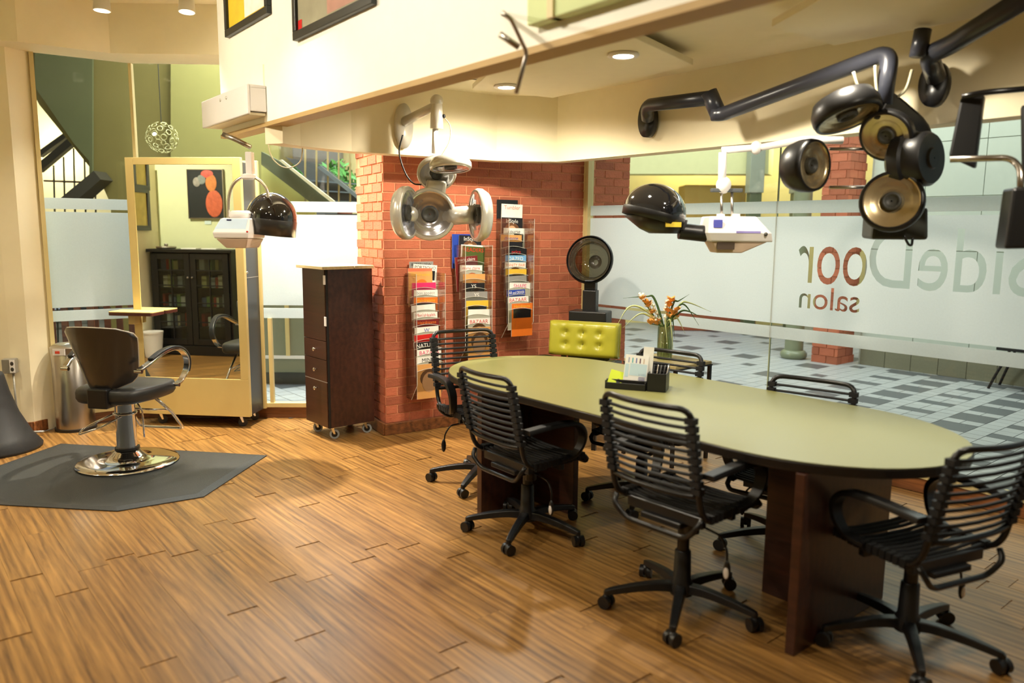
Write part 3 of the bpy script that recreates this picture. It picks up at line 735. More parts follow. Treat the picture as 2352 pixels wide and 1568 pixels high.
wall('wall_behind_escalator', V2(-4.2, 11.2), V2(-0.5, 11.2), 0, 4.6, mat('mall_cream', (224, 206, 140), 0.8), 0.1, 1)
at = ondepth(735, 360, 10.8)
gp = MB().bbox((at.x-0.35, 10.7, 0), (at.x+0.3, 10.9, 3.2)).build('grey_kiosk', mat('grey_kiosk', (108, 104, 96), 0.6), bevel=0.02); tag(gp, 'tall grey panel standing behind the escalator', 'panel')
# low grey-green cabinet at floor level beyond window 2
at = ondepth(662, 800, 7.9)
lc = empty('corridor_cabinet', (at.x, at.y, 0), label='low grey-green cabinet in the mall left of the brown cabinet', cat='cabinet')
MB().bbox((-0.9, 0, 0.12), (0.9, 0.3, 0.95)).build('body', mat('sage_panel', (132, 136, 116), 0.6), lc, bevel=0.01)
MB().bbox((-0.88, 0.02, 0), (0.88, 0.28, 0.12)).build('plinth', GREYD, lc)
for x in (-0.3, 0.0, 0.3): MB().bbox((x-0.02, -0.02, 0.3), (x+0.02, 0.0, 0.93)).build('rib', TRIMC, lc)
MB().bbox((-0.9, -0.025, 0.27), (0.9, 0.0, 0.3)).build('rail', WHITEPL, lc)
# slatted chairs beyond window 1
RBW = wood_mat('red_brown_wood', (70, 34, 20), (110, 58, 34), 0.4, 0.6, 0.1)
for k, (px, nm) in enumerate(((165, 'red-brown slat-back chair behind the far left of the left window'), (262, 'red-brown slat-back chair behind the left window, next to the mirror station'))):
    at = ondepth(px, 760, 7.2+0.55*k)
    tc_ = empty('slat_chair', (at.x, at.y, 0), rad(8), label=nm, cat='chair', group='slat-back chairs out in the mall')
    for s in range(4): MB().bbox((-0.2+s*0.115, -0.01, 0.46), (-0.2+s*0.115+0.06, 0.012, 0.93)).build('slat', RBW, tc_, bevel=0.004)
    MB().bbox((-0.23, -0.015, 0.90), (0.23, 0.018, 0.97)).build('top_rail', RBW, tc_, bevel=0.006)
    MB().bbox((-0.23, 0.0, 0.43), (0.23, 0.42, 0.47)).build('seat', RBW, tc_, bevel=0.008)
    for xx in (-0.21, 0.21):
        for yy in (0.02, 0.4): MB().bbox((xx-0.02, yy-0.02, 0), (xx+0.02, yy+0.02, 0.43)).build('leg', RBW, tc_)
# bubble pendant
pc = ondepth(372, 316, 8.3)
pd = empty('bubble_pendant', (pc.x, pc.y, 4.4), label='round pendant lamp made of pale rings, seen through the left windows', cat='lamp')
b = MB(); R0 = 0.155; zc = pc.z-4.4
for k in range(46):
    ph = math.acos(1-2*(k+0.5)/46); th = pi*(1+5**0.5)*k
    n = Vector((cos(th)*sin(ph), sin(th)*sin(ph), cos(ph))); u = n.orthogonal().normalized(); v = n.cross(u)
    rr = 0.022+0.012*((k*7) % 5)/5
    b.tube([Vector((0, 0, zc))+n*R0+(u*cos(2*pi*q/12)+v*sin(2*pi*q/12))*rr for q in range(12)], 0.0045, 5, True)
tag(b.build('ring_shell', mat('pale_ring', (170, 160, 104), 0.4), pd, True), kind='stuff')
MB().ball((-0.03, -0.1, zc+0.02), 0.022).build('bulb', mat('pendant_glow', (255, 246, 220), 0.5, emit=1.2), pd, True)
MB().cyl((0, 0, zc+R0), (0, 0, 0), 0.004, 6).build('cord', BLACK, pd)
# ================================================================== conference table
TC = Vector((0.758, 3.953, 0)); TH = rad(130.64); TA, TB_, TN, TZ = 1.475, 0.573, 0.656, 0.76
tb = empty('conference_table', TC, TH, label='long oval conference table with olive top and black edge', cat='table')
def racetrack(a, b, n, seg=28):
    P = []
    for k in range(seg+1):
        t = -pi/2+pi*k/seg; P.append((a-n+n*cos(t), b*sin(t)))
    for k in range(seg+1):
        t = pi/2+pi*k/seg; P.append((-(a-n)+n*cos(t), b*sin(t)))
    return P
OLV = mat('olive_laminate', (130, 128, 78), 0.34, noise=0.03, nscale=200, bump=0.01, bscale=400)
top = MB().prism(racetrack(TA-0.004, TB_-0.004, TN-0.004), TZ-0.010, TZ).build('table_top', OLV, tb)
edge = MB().prism(racetrack(TA, TB_, TN), TZ-0.042, TZ-0.0025).build('edge_band', mat('black_edge', (26, 22, 20), 0.35), tb, bevel=0.006)
# panel legs: local x along the table, y across (+y = away from the camera side is negative here)
LG1 = DWOOD
for xs, st in ((-1.10, 1), (0.82, -1)):
    MB().bbox((xs-0.02, -0.22, 0), (xs+0.02, 0.53, TZ-0.042)).build('leg', LG1, tb, bevel=0.003)
    MB().bbox((xs+0.02*st, 0.10, 0), (xs+0.36*st, 0.14, TZ-0.042)).build('leg_brace', LG1, tb, bevel=0.003)

# ================================================================== task chairs
def make_chair():
    t = empty('task_chair')
    up = []
    # star base
    for k in range(5):
        a = 2*pi*k/5; R = rotz(a)
        pts = [R @ Vector(p) for p in ((0.02, 0, 0.100), (0.10, 0, 0.104), (0.20, 0, 0.094), (0.29, 0, 0.078), (0.325, 0, 0.070))]
        b = MB(); b.sweep(smooth_path(pts, 3), [(-0.026, -0.02), (0.026, -0.02), (0.020, 0.018), (-0.020, 0.018)], up=(0, 0, 1), scale=[1.05-0.04*i for i in range(13)])
        lg = b.build('leg', BLACK, t, bevel=0.004)
        c = MB(); o = R @ Vector((0.32, 0, 0)); ax = rotz(a+0.9) @ Vector((1, 0, 0))
        base = Vector((o.x, o.y, 0.0))
        for s in (-1, 1): c.cyl(base+ax*s*0.008+Vector((0, 0, 0.028)), base+ax*s*0.027+Vector((0, 0, 0.028)), 0.028, 18)
        c.ball(base+Vector((0, 0, 0.036)), 0.022, 0.022, 0.026, 10, 6); c.cyl(base+Vector((0, 0, 0.05)), base+Vector((0, 0, 0.075)), 0.012, 10)
        c.build('caster', BLACK, lg, 40)
    MB().lathe([(0.05, 0.07), (0.052, 0.11), (0.038, 0.135), (0.034, 0.26), (0.030, 0.265)], 20).build('column_sleeve', BLACK, t, 40)
    up.append(MB().lathe([(0.026, 0.16), (0.026, 0.37)], 16).build('column', BLACK, t, 40))
    # tube frame: seat rails, back posts, top bar in one bend
    W = 0.215
    def post(z): return -0.205-0.085*max(0, (z-0.50))/0.40
    side = lambda s: [(s*W, 0.225, 0.425), (s*W, 0.20, 0.452), (s*W, -0.16, 0.447), (s*W, -0.203, 0.50), (s*W, -0.255, 0.74), (s*W, -0.288, 0.905)]
    pts = side(-1)+[(-W*0.45, -0.318, 0.905), (0, -0.326, 0.903), (W*0.45, -0.318, 0.905)]+side(1)[::-1]
    up.append(MB().tube(round_path(pts, 0.055, 5), 0.0125, 9).build('tube_frame', BLACKT, t, True))
    up.append(MB().tube(round_path([(-W, 0.223, 0.426), (-W*0.9, 0.238, 0.405), (W*0.9, 0.238, 0.405), (W, 0.223, 0.426)], 0.03), 0.0115, 8).build('front_bar', BLACKT, t, True))
    up.append(MB().tube(smooth_path([(-W, -0.213, 0.555), (-0.1, -0.232, 0.548), (0.1, -0.232, 0.548), (W, -0.213, 0.555)], 4), 0.0115, 8).build('lower_bar', BLACKT, t, True))
    up.append(MB().tube(round_path([(-W, -0.19, 0.455), (-0.205, -0.215, 0.42), (-0.15, -0.20, 0.365), (0.15, -0.20, 0.365), (0.205, -0.215, 0.42), (W, -0.19, 0.455)], 0.04), 0.0115, 8).build('support_bar', BLACKT, t, True))
    # elastic straps
    for k in range(10):
        z = 0.862-k*0.0315; y = post(z)
        b = MB(); b.tube([(-W+0.01, y+0.004, z), (-W*0.5, y-0.010, z-0.002), (0, y-0.014, z-0.003), (W*0.5, y-0.010, z-0.002), (W-0.01, y+0.004, z)], 0.0072, 6)
        for s in (-1, 1): b.box((s*(W-0.004), y+0.002, z), (0.04, 0.034, 0.024))
        up.append(b.build('back_strap', STRAP, t, 50))
    for k in range(12):
        y = -0.135+k*0.029; z = 0.449+0.004*(y > 0.1)
        b = MB(); b.tube([(-W+0.01, y, z+0.004), (-W*0.4, y, z-0.006), (W*0.4, y, z-0.006), (W-0.01, y, z+0.004)], 0.0075, 6)
        for s in (-1, 1): b.box((s*(W-0.002), y, z), (0.036, 0.022, 0.034))
        up.append(b.build('seat_strap', STRAP, t, 50))
    # mechanism, lever, tag
    b = MB(); b.bbox((-0.10, -0.17, 0.378), (0.10, 0.13, 0.402)); b.bbox((-0.05, -0.09, 0.345), (0.05, 0.09, 0.38)); b.bbox((-0.19, 0.06, 0.385), (0.19, 0.09, 0.44)); b.bbox((-0.19, -0.15, 0.40), (0.19, -0.12, 0.445)); b.cyl((0.06, -0.03, 0.32), (0.06, -0.03, 0.38), 0.032, 14)
    up.append(b.build('seat_plate', BLACK, t, bevel=0.004))
    lv = MB().tube(round_path([(0.05, -0.02, 0.365), (0.20, -0.03, 0.35), (0.235, -0.035, 0.30), (0.24, -0.04, 0.25)], 0.02), 0.005, 7).build('lever', BLACKT, t, True)
    MB().ball((0.242, -0.042, 0.222), 0.016, 0.010, 0.042, 12, 8).build('paddle', BLACK, lv, True)
    MB().ball((0.243, -0.050, 0.213), 0.0125, 0.004, 0.024, 14, 8).build('tag', WHITEPL, lv, True)
    up.append(lv)
    for s in (-1, 1):
        path = smooth_path([(s*0.250, -0.215, 0.640), (s*0.262, -0.10, 0.652), (s*0.266, 0.02, 0.654), (s*0.266, 0.10, 0.640), (s*0.263, 0.145, 0.590), (s*0.256, 0.140, 0.525), (s*0.240, 0.10, 0.470), (s*0.222, 0.03, 0.452)], 5)
        n = len(path); b = MB(); sc = [1.0 if i < n*0.55 else 1.0-0.25*(i-n*0.55)/(n*0.45) for i in range(n)]
        prof = [(-0.026, -0.010), (0.026, -0.010), (0.028, 0.0), (0.022, 0.013), (-0.022, 0.013), (-0.028, 0.0)]
        P = path; T = b._frames(P, False); vs = []; X = Vector((1, 0, 0))
        for i, p in enumerate(P):
            nn = X.cross(T[i]).normalized()
            for a_, b_ in prof: vs.append(p+X*a_*sc[i]+nn*b_*sc[i])
        m_ = len(prof); fs = [(i*m_+k, i*m_+(k+1) % m_, (i+1)*m_+(k+1) % m_, (i+1)*m_+k) for i in range(n-1) for k in range(m_)]+[tuple(range(m_)), tuple(range((n-1)*m_, n*m_))]
        b._add(vs, fs); up.append(b.build('armrest', BLACK, t, 50))
    return t, [u for u in up]
ch0, upper = make_chair()
upnames = {u.name.split('.')[0] for u in upper}
CHAIRS = [(-0.19, 4.81, -62, 0.035, 'black strap-back task chair at the far left end of the table, before the magazine racks'),
          (0.09, 3.98, 38, -0.01, 'black strap-back task chair on the near side, next to the left table leg'),
          (0.735, 3.14, 41.5, 0.045, 'black strap-back task chair on the near side, its back before the desk organizer'),
          (1.555, 2.85, 114, -0.015, 'black strap-back task chair at the right end of the table, nearest the camera'),
          (1.39, 3.77, 230, -0.07, 'black strap-back task chair on the window side, right of the window joint'),
          (0.78, 4.48, 228, -0.035, 'black strap-back task chair on the window side, in front of the flower vase')]
for k, (x, y, a, dz, lab) in enumerate(CHAIRS):
    c = ch0 if k == len(CHAIRS)-1 else copy_tree(ch0)
    c.location = (x, y, 0); c.rotation_euler = (0, 0, rad(a-90)); tag(c, lab, 'chair', 'task chairs around the table')
    for ch in c.children:
        nm = ch.name.split('.')[0]
        if nm in upnames: ch.location.z += dz
        if nm == 'leg': ch.rotation_euler.z = rad(180-(a-90))

# ================================================================== styling chair
MATT = mat('rubber_mat', (44, 46, 45), 0.55, noise=0.18, nscale=5, bump=0.2, bscale=120)
mpts = [(-3.337, 5.582), (-1.731, 5.329), (-1.838, 4.465), (-2.229, 4.216), (-2.952, 4.30), (-3.35, 4.55), (-3.44, 5.02)]
cxm = sum(p[0] for p in mpts)/7; cym = sum(p[1] for p in mpts)/7
b = MB(); n = len(mpts)
ins = [(p[0]+(cxm-p[0])*0.06, p[1]+(cym-p[1])*0.07) for p in mpts]
b._add([(p[0], p[1], 0.002) for p in mpts]+[(p[0], p[1], 0.006) for p in mpts]+[(p[0], p[1], 0.016) for p in ins],
       [tuple(range(n))[::-1], tuple(range(2*n, 3*n))]+[(i, (i+1) % n, n+(i+1) % n, n+i) for i in range(n)]+[(n+i, n+(i+1) % n, 2*n+(i+1) % n, 2*n+i) for i in range(n)])
fm = b.build('floor_mat', MATT); tag(fm, 'black rubber anti-fatigue mat with sloping edges under the styling chair', 'mat')
VINYL = mat('black_vinyl', (34, 32, 31), 0.32, noise=0.12, nscale=6, coat=0.55, bump=0.05, bscale=14)
SEATV = mat('black_seat_vinyl', (38, 38, 38), 0.42, noise=0.1, bump=0.04, bscale=20)
sc = empty('styling_chair', (-2.60, 5.10, 0.016), rad(81-90), label='black vinyl salon styling chair with chrome pump base on the mat', cat='chair')
MB().lathe([(0.0, 0.0), (0.315, 0.0), (0.322, 0.010), (0.310, 0.022), (0.26, 0.030), (0.19, 0.034), (0.13, 0.040), (0.105, 0.062), (0.085, 0.082), (0.072, 0.095)], 48).build('base_plate', CHROME, sc, 50)
MB().lathe([(0.078, 0.095), (0.078, 0.112), (0.066, 0.114)], 32).build('gasket', BLACK, sc, 40)
MB().lathe([(0.064, 0.10), (0.064, 0.40), (0.066, 0.405), (0.066, 0.425), (0.05, 0.43)], 32).build('pump_column', CHROME, sc, 40)
MB().bbox((-0.10, -0.14, 0.43), (0.10, 0.14, 0.452)).build('seat_bracket', BLACK, sc, bevel=0.006)
# seat: soft slab, wider at the front
def slab(outline, z0, z1, r, puff=0.02, seg=4):
    """cushion from a plan outline, rounded edges, domed top"""
    n = len(outline); cx = sum(p[0] for p in outline)/n; cy = sum(p[1] for p in outline)/n
    rings = []
    for z, k in ((z0, 1-r*2.2), (z0+0.006, 1-r*1.2), (z0+(z1-z0)*0.3, 1.0), (z1-(z1-z0)*0.3, 1.0), (z1-0.008, 1-r*0.7), (z1, 1-r*2), (z1+puff*0.5, 0.7), (z1+puff*0.85, 0.4), (z1+puff, 0.12)):
        rings.append([(cx+(p[0]-cx)*k, cy+(p[1]-cy)*k, z) for p in outline])
    b = MB(); vs = [v for q in rings for v in q]; fs = []
    for i in range(len(rings)-1):
        for k in range(n): fs.append((i*n+k, i*n+(k+1) % n, (i+1)*n+(k+1) % n, (i+1)*n+k))
    fs.append(tuple(range(n))[::-1]); fs.append(tuple(range((len(rings)-1)*n, len(rings)*n)))
    b._add(vs, fs); return b
def rounded_outline(pts, r, n=6):
    P = [Vector((p[0], p[1], 0)) for p in pts]; m = len(P); out = []
    for i in range(m):
        a, b_, c = P[i-1], P[i], P[(i+1) % m]; p = b_+(a-b_).normalized()*r; q = b_+(c-b_).normalized()*r
        for k in range(n+1):
            t = k/n; w_ = (1-t)**2*p+2*(1-t)*t*b_+t*t*q; out.append((w_.x, w_.y))
    return out
sl = rounded_outline([(-0.20, -0.25), (0.20, -0.25), (0.265, 0.0), (0.25, 0.26), (-0.25, 0.26), (-0.265, 0.0)], 0.10)
slab(sl, 0.452, 0.545, 0.035, 0.015).build('seat', SEATV, sc, True)
# shell back
def shell_back():
    b = MB(); nu, nv = 18, 12; F = []; K = []
    for j in range(nv+1):
        v = j/nv; z = 0.555+0.395*v
        hw = 0.175+0.085*(v**0.8)
        for i in range(nu+1):
            u = -1+2*i/nu
            rz_ = z-0.0
            # round the corners
            lim = 1.0
            if v > 0.80: lim = math.sqrt(max(0, 1-((v-0.80)/0.20)**2))*0.35+0.65
            if v < 0.25: lim = math.sqrt(max(0, 1-((0.25-v)/0.25)**2))*0.45+0.55
            x = u*hw*lim; y = -0.235-0.10*v+0.13*(abs(u)*lim)**2.2
            zz = rz_+0.012*(1-u*u)*v
            F.append((x, y, zz))
            th = 0.055*math.sqrt(max(0, 1-u**4))*math.sqrt(max(0, 1-(2*v-1)**6))+0.02
            K.append((x, y+th*0.98, zz))
    n = (nu+1)*(nv+1); fs = []
    for j in range(nv):
        for i in range(nu):
            a = j*(nu+1)+i; fs.append((a, a+1, a+nu+2, a+nu+1)); fs.append((n+a+nu+1, n+a+nu+2, n+a+1, n+a))
    for i in range(nu): fs.append((i, n+i, n+i+1, i+1)); a = nv*(nu+1)+i; fs.append((a+1, n+a+1, n+a, a))
    for j in range(nv):
        a = j*(nu+1); fs.append((a+nu+1, n+a+nu+1, n+a, a)); a += nu; fs.append((a, n+a, n+a+nu+1, a+nu+1))
    b._add(F+K, fs)
    edge = [F[i] for i in range(nu+1)]+[F[j*(nu+1)+nu] for j in range(1, nv+1)]+[F[nv*(nu+1)+i] for i in range(nu-1, -1, -1)]+[F[j*(nu+1)] for j in range(nv-1, 0, -1)]
    return b, edge
b, edge = shell_back()
bk = b.build('backrest', VINYL, sc, 60)
MB().tube([Vector(p)+Vector((0, 0.012, 0)) for p in edge], 0.0045, 6, True).build('piping', mat('clear_piping', (196, 186, 168), 0.25, coat=0.5), bk, True)
MB().bbox((-0.07, -0.27, 0.43), (0.07, -0.16, 0.56)).build('back_bracket', BLACK, sc, bevel=0.01)
ALU = mat('polished_aluminium', (200, 198, 195), 0.16, 1.0, noise=0.02)
for s in (-1, 1):
    path = smooth_path([(s*0.262, -0.20, 0.680), (s*0.285, -0.13, 0.715), (s*0.300, -0.02, 0.760), (s*0.306, 0.10, 0.775), (s*0.306, 0.20, 0.750), (s*0.300, 0.27, 0.685), (s*0.292, 0.275, 0.61), (s*0.280, 0.235, 0.545), (s*0.268, 0.19, 0.515)], 5)
    def band(path, w_, t_, off=0.0):
        b = MB(); T = b._frames(path, False); vs = []; X = Vector((1, 0, 0)); prof = [(-w_/2, -t_/2), (w_/2, -t_/2), (w_/2*0.85, t_/2), (-w_/2*0.85, t_/2)]
        for i, p in enumerate(path):
            nn = X.cross(T[i]).normalized()
            for a_, b_ in prof: vs.append(p+X*a_+nn*(b_+off))
        n = len(path); fs = [(i*4+k, i*4+(k+1) % 4, (i+1)*4+(k+1) % 4, (i+1)*4+k) for i in range(n-1) for k in range(4)]+[(0, 1, 2, 3), ((n-1)*4, (n-1)*4+1, (n-1)*4+2, (n-1)*4+3)]
        b._add(vs, fs); return b
    ar = band(path, 0.045, 0.018).build('armrest', ALU, sc, 50, bevel=0.004)
    band(path[6:32], 0.048, 0.014, 0.015).build('arm_pad', BLACK, ar, 50, bevel=0.004)
    b = MB(); b.cyl((s*0.235, -0.205, 0.672), (s*0.285, -0.205, 0.672), 0.013, 12); b.cyl((s*0.235, 0.185, 0.512), (s*0.29, 0.185, 0.512), 0.013, 12); b.build('arm_bolt', CHROME, ar, 40)
# foot rest and pump pedal
MB().tube(round_path([(-0.15, 0.10, 0.44), (-0.16, 0.27, 0.30), (-0.17, 0.40, 0.145), (0.17, 0.40, 0.145), (0.16, 0.27, 0.30), (0.15, 0.10, 0.44)], 0.03), 0.0105, 9).build('footrest', CHROME, sc, True)
b = MB(); b.tube(round_path([(0.16, 0.25, 0.315), (0.10, 0.12, 0.345), (-0.10, 0.12, 0.345), (-0.16, 0.25, 0.315)], 0.02), 0.007, 8); b.tube([(0.07*cos(2*pi*k/16), 0.07*sin(2*pi*k/16), 0.345) for k in range(16)], 0.008, 6, True); b.build('footrest_brace', CHROME, sc, True)
MB().tube(round_path([(-0.06, 0.02, 0.345), (-0.20, -0.02, 0.28), (-0.27, -0.08, 0.235), (-0.20, -0.20, 0.235), (-0.10, -0.12, 0.27), (0.02, -0.07, 0.335)], 0.025), 0.0065, 7).build('pump_pedal', CHROME, sc, True)
b = MB(); b.tube(round_path([(0.04, 0.06, 0.42), (0.075, 0.075, 0.34), (0.075, 0.08, 0.16)], 0.02), 0.006, 7); b.build('pump_rod', CHROME, sc, True)

# ================================================================== mirror station
mc = (MA+MBp)/2+Vector((-0.075, 0.012, 0))
ms = empty('mirror_station', mc, math.atan2(md.y, md.x), label='tall double-sided styling station with cream frame, mirror and casters', cat='mirror station')
CRF = mat('cream_laminate', (212, 190, 124), 0.45, noise=0.03)
DGR = mat('charcoal_laminate', (62, 64, 66), 0.35, noise=0.04)
HWD, Z0, Z1 = 0.47, 0.095, 2.135
fr = MB().bbox((-HWD, 0.0, Z0), (HWD, 0.03, Z1)).build('front_panel', CRF, ms, bevel=0.003)
for nm, a, b_ in (('stile', (-HWD, -0.010, 0.40), (-HWD+0.066, 0.0, Z1)), ('stile', (HWD-0.066, -0.010, 0.40), (HWD, 0.0, Z1)), ('top_rail', (-HWD+0.066, -0.010, Z1-0.055), (HWD-0.066, 0.0, Z1)), ('bottom_rail', (-HWD, -0.010, Z0), (HWD, 0.0, 0.40))):
    MB().bbox(a, b_).build(nm, CRF, ms, bevel=0.002)
MB().bbox((-HWD+0.066, -0.006, 0.40), (HWD-0.066, -0.001, Z1-0.055)).build('mirror', MIRROR, ms)
for x in (-1, 1):
    MB().bbox((-HWD+0.02 if x < 0 else HWD-0.04, 0.03, Z0), (-HWD+0.04 if x < 0 else HWD-0.02, 0.29, Z1-0.03)).build('side_panel', DGR, ms, bevel=0.002)
MB().bbox((HWD-0.0195, 0.04, 1.205), (HWD-0.0185, 0.28, 1.209)).build('door_gap', mat('pale_gap', (170, 170, 165), 0.6), ms)
MB().ball((HWD-0.012, 0.06, 1.25), 0.011).build('knob', CHROME, ms, True)
bp_ = MB().bbox((-HWD, 0.29, Z0), (HWD, 0.32, Z1)).build('back_panel', CRF, ms, bevel=0.003)
MB().bbox((-HWD+0.03, 0.03, Z0), (HWD-0.03, 0.29, Z0+0.02)).build('bottom_board', DGR, ms); MB().bbox((-HWD+0.03, 0.03, Z1-0.06), (HWD-0.03, 0.29, Z1-0.04)).build('top_board', DGR, ms)
def caster(parent, p, r, wheel, ang=0.6, fork=CHROME):
    x, y, ztop = p; ax = Vector((cos(ang), sin(ang), 0)); fw = Vector((-sin(ang), cos(ang), 0)); c = Vector((x, y, r))+fw*r*0.45
    cs = MB(); cs.box((x, y, ztop-0.003), (0.05, 0.05, 0.006), rotz(ang))
    for s in (-1, 1):
        cs._add([Vector((x, y, ztop-0.006))+ax*s*0.014-fw*0.012, Vector((x, y, ztop-0.006))+ax*s*0.014+fw*0.012, c+ax*s*0.014+fw*0.007, c+ax*s*0.014-fw*0.007, Vector((x, y, ztop-0.006))+ax*s*0.017-fw*0.012, Vector((x, y, ztop-0.006))+ax*s*0.017+fw*0.012, c+ax*s*0.017+fw*0.007, c+ax*s*0.017-fw*0.007], [(0, 1, 2, 3), (7, 6, 5, 4), (0, 4, 5, 1), (1, 5, 6, 2), (2, 6, 7, 3), (3, 7, 4, 0)])
    o = cs.build('caster', fork, parent)
    ws_ = MB(); ws_.cyl(c-ax*0.012, c+ax*0.012, r, 20); ws_.build('wheel', wheel, o, 40)
    wh = MB(); wh.cyl(c-ax*0.0135, c+ax*0.0135, r*0.62, 16); wh.build('wheel_hub', BLACK, o, 40)
    return o
for x, y in ((-0.33, 0.05), (0.36, 0.05), (-0.33, 0.27), (0.36, 0.27)): caster(ms, (x, y, Z0), 0.036, BLACK, -0.9)
# small tray shelf on the left stile
sz = 0.945
shp = rounded_outline([(-HWD-0.10, -0.20), (-HWD+0.27, -0.20), (-HWD+0.27, -0.012), (-HWD-0.10, -0.012)], 0.03, 4)
sh = MB().prism(shp, sz-0.006, sz).build('tray', CRF, ms); MB().prism(shp, sz-0.03, sz-0.0062).build('tray_edge', mat('dark_red_edge', (74, 34, 28), 0.4), sh)
MB().bbox((-HWD+0.0, -0.09, sz-0.11), (-HWD+0.05, -0.011, sz-0.03)).build('tray_bracket', CRF, ms, bevel=0.004)

# ================================================================== rolling cabinet
CFc = Vector((-1.385, 5.735, 0)); dl = Vector((-0.66, 0.752, 0)).normalized(); dr = Vector((0.752, 0.66, 0)).normalized()
# local frame: x runs along the drawer front from its left end to the front corner, y away from the viewer
co = CFc+dl*0.37
rc = empty('rolling_cabinet', co, math.atan2(-dl.y, -dl.x), label='dark brown rolling cabinet with maple top beside the brick corner', cat='cabinet')
W1, D1, B0, B1 = 0.37, 0.40, 0.095, 1.30
MB().bbox((0.0, 0.022, B0), (W1, D1, B1)).build('body', DWOOD, rc, bevel=0.002)
cab = lambda px, py: onplane(px, py, CFc, Vector((-dl.y, dl.x, 0))).z
zd = [B1, cab(745, 784), cab(745, 827), cab(745, 877), B0]
def front(z0, z1, nm):
    return MB().bbox((0.002, 0.0, z0+0.002), (W1-0.012, 0.02, z1-0.002)).build(nm, DWOOD, rc, bevel=0.0025)
MB().bbox((W1-0.011, 0.006, B0), (W1-0.0005, 0.022, B1)).build('hinge_stile', mat('dark_gap', (16, 11, 9), 0.6), rc)
dd = front(zd[1], zd[0], 'door')
for z in (cab(745, 643), cab(745, 738)):
    MB().bbox((W1-0.026, -0.004, z-0.035), (W1+0.001, 0.004, z+0.035)).build('hinge', WHITEPL, dd, bevel=0.002)
for i in (1, 2, 3):
    d_ = front(zd[i+1], zd[i], 'drawer'); zc = zd[i]-0.062 if i == 3 else (zd[i]+zd[i+1])/2
    b = MB(); b.cyl((0.20, 0.0, zc), (0.20, -0.018, zc), 0.006, 10); b.ball((0.20, -0.024, zc), 0.015, 0.009, 0.015, 14, 8); b.build('knob', CHROME, d_, True)
MB().bbox((0.002, 0.001, zd[3]-0.003), (W1-0.012, 0.019, zd[3]+0.002)).build('pale_gap', mat('pale_gap', (170, 170, 165), 0.6), rc)
tp = MB(); tp.prism(rounded_outline([(-0.035, -0.035), (W1+0.03, -0.035), (W1+0.03, D1*0.58), (-0.035, D1*0.58)], 0.012, 3), B1, B1+0.024); tp.build('top_board', MAPLE, rc, bevel=0.003)
MB().prism([(-0.035, D1*0.58+0.002), (W1+0.03, D1*0.58+0.002), (W1+0.03, D1), (-0.035, D1)], B1, B1+0.024).build('top_flap', MAPLE, rc, bevel=0.003)
GW = mat('grey_wheel', (150, 156, 158), 0.5)
for x, y in ((0.05, 0.055), (W1-0.05, 0.055), (0.05, D1-0.06), (W1-0.05, D1-0.06)): caster(rc, (x, y, B0), 0.037, GW, -0.45)

# ================================================================== steel bin, outlet, left pedestal
bc = onz(172, 985)
bn = empty('step_bin', (bc.x, bc.y+0.02, 0), label='tall stainless steel bin behind the styling chair', cat='bin')
MB().lathe([(0.150, 0.0), (0.150, 0.022), (0.142, 0.024)], 36).build('base_ring', BLACK, bn, 40)
MB().lathe([(0.140, 0.022), (0.140, 0.62), (0.136, 0.625)], 40).build('body', BRUSH, bn, 40)
MB().lathe([(0.143, 0.62), (0.143, 0.665), (0.12, 0.685), (0.0, 0.69)], 36).build('lid', BRUSH, bn, 40)
b = MB(); b.bbox((-0.055, -0.149, 0.615), (0.04, -0.144, 0.665)); lb = b.build('sticker', WHITEPL, bn); MB().bbox((-0.035, -0.151, 0.628), (0.0, -0.149, 0.648)).build('red_mark', mat('red_print', (214, 70, 44), 0.5), lb)
ob = ondepth(107, 846, 5.72)
ot = empty('outlet_box', (-3.815, 5.835, ob.z), rad(13), label='grey metal outlet box with conduit on the left pilaster', cat='outlet')
GALV = mat('galvanised_steel', (170, 168, 160), 0.4, 0.6)
MB().bbox((-0.055, -0.05, -0.055), (0.035, 0.02, 0.055)).build('box', GALV, ot, bevel=0.004)
MB().bbox((0.0, -0.056, -0.05), (0.036, -0.05, 0.05)).build('cover', WHITEPL, ot, bevel=0.002)
for z in (-0.022, 0.022): MB().ball((0.018, -0.056, z), 0.012, 0.003, 0.016, 12, 6).build('socket', mat('dark_socket', (60, 56, 50), 0.5), ot, True)
MB().tube(round_path([(0.01, -0.02, -0.05), (0.012, -0.022, -0.3), (0.03, -0.03, -ob.z+0.05), (0.09, -0.05, -ob.z+0.03), (0.2, -0.05, -ob.z+0.03)], 0.03), 0.008, 8).build('conduit', GALV, ot, True)
pc_ = Vector((-3.74, 5.44, 0))
b = MB(); b.lathe([(0.305, 0.0), (0.31, 0.02), (0.25, 0.10), (0.175, 0.26), (0.125, 0.42), (0.10, 0.54), (0.09, 0.56), (0.0, 0.565)], 40)
pl = b.build('flared_stool', mat('black_leatherette', (34, 35, 37), 0.55, bump=0.1), None, True, loc=(pc_.x, pc_.y, 0)); tag(pl, 'black flared pedestal stool cut off by the left edge', 'stool')
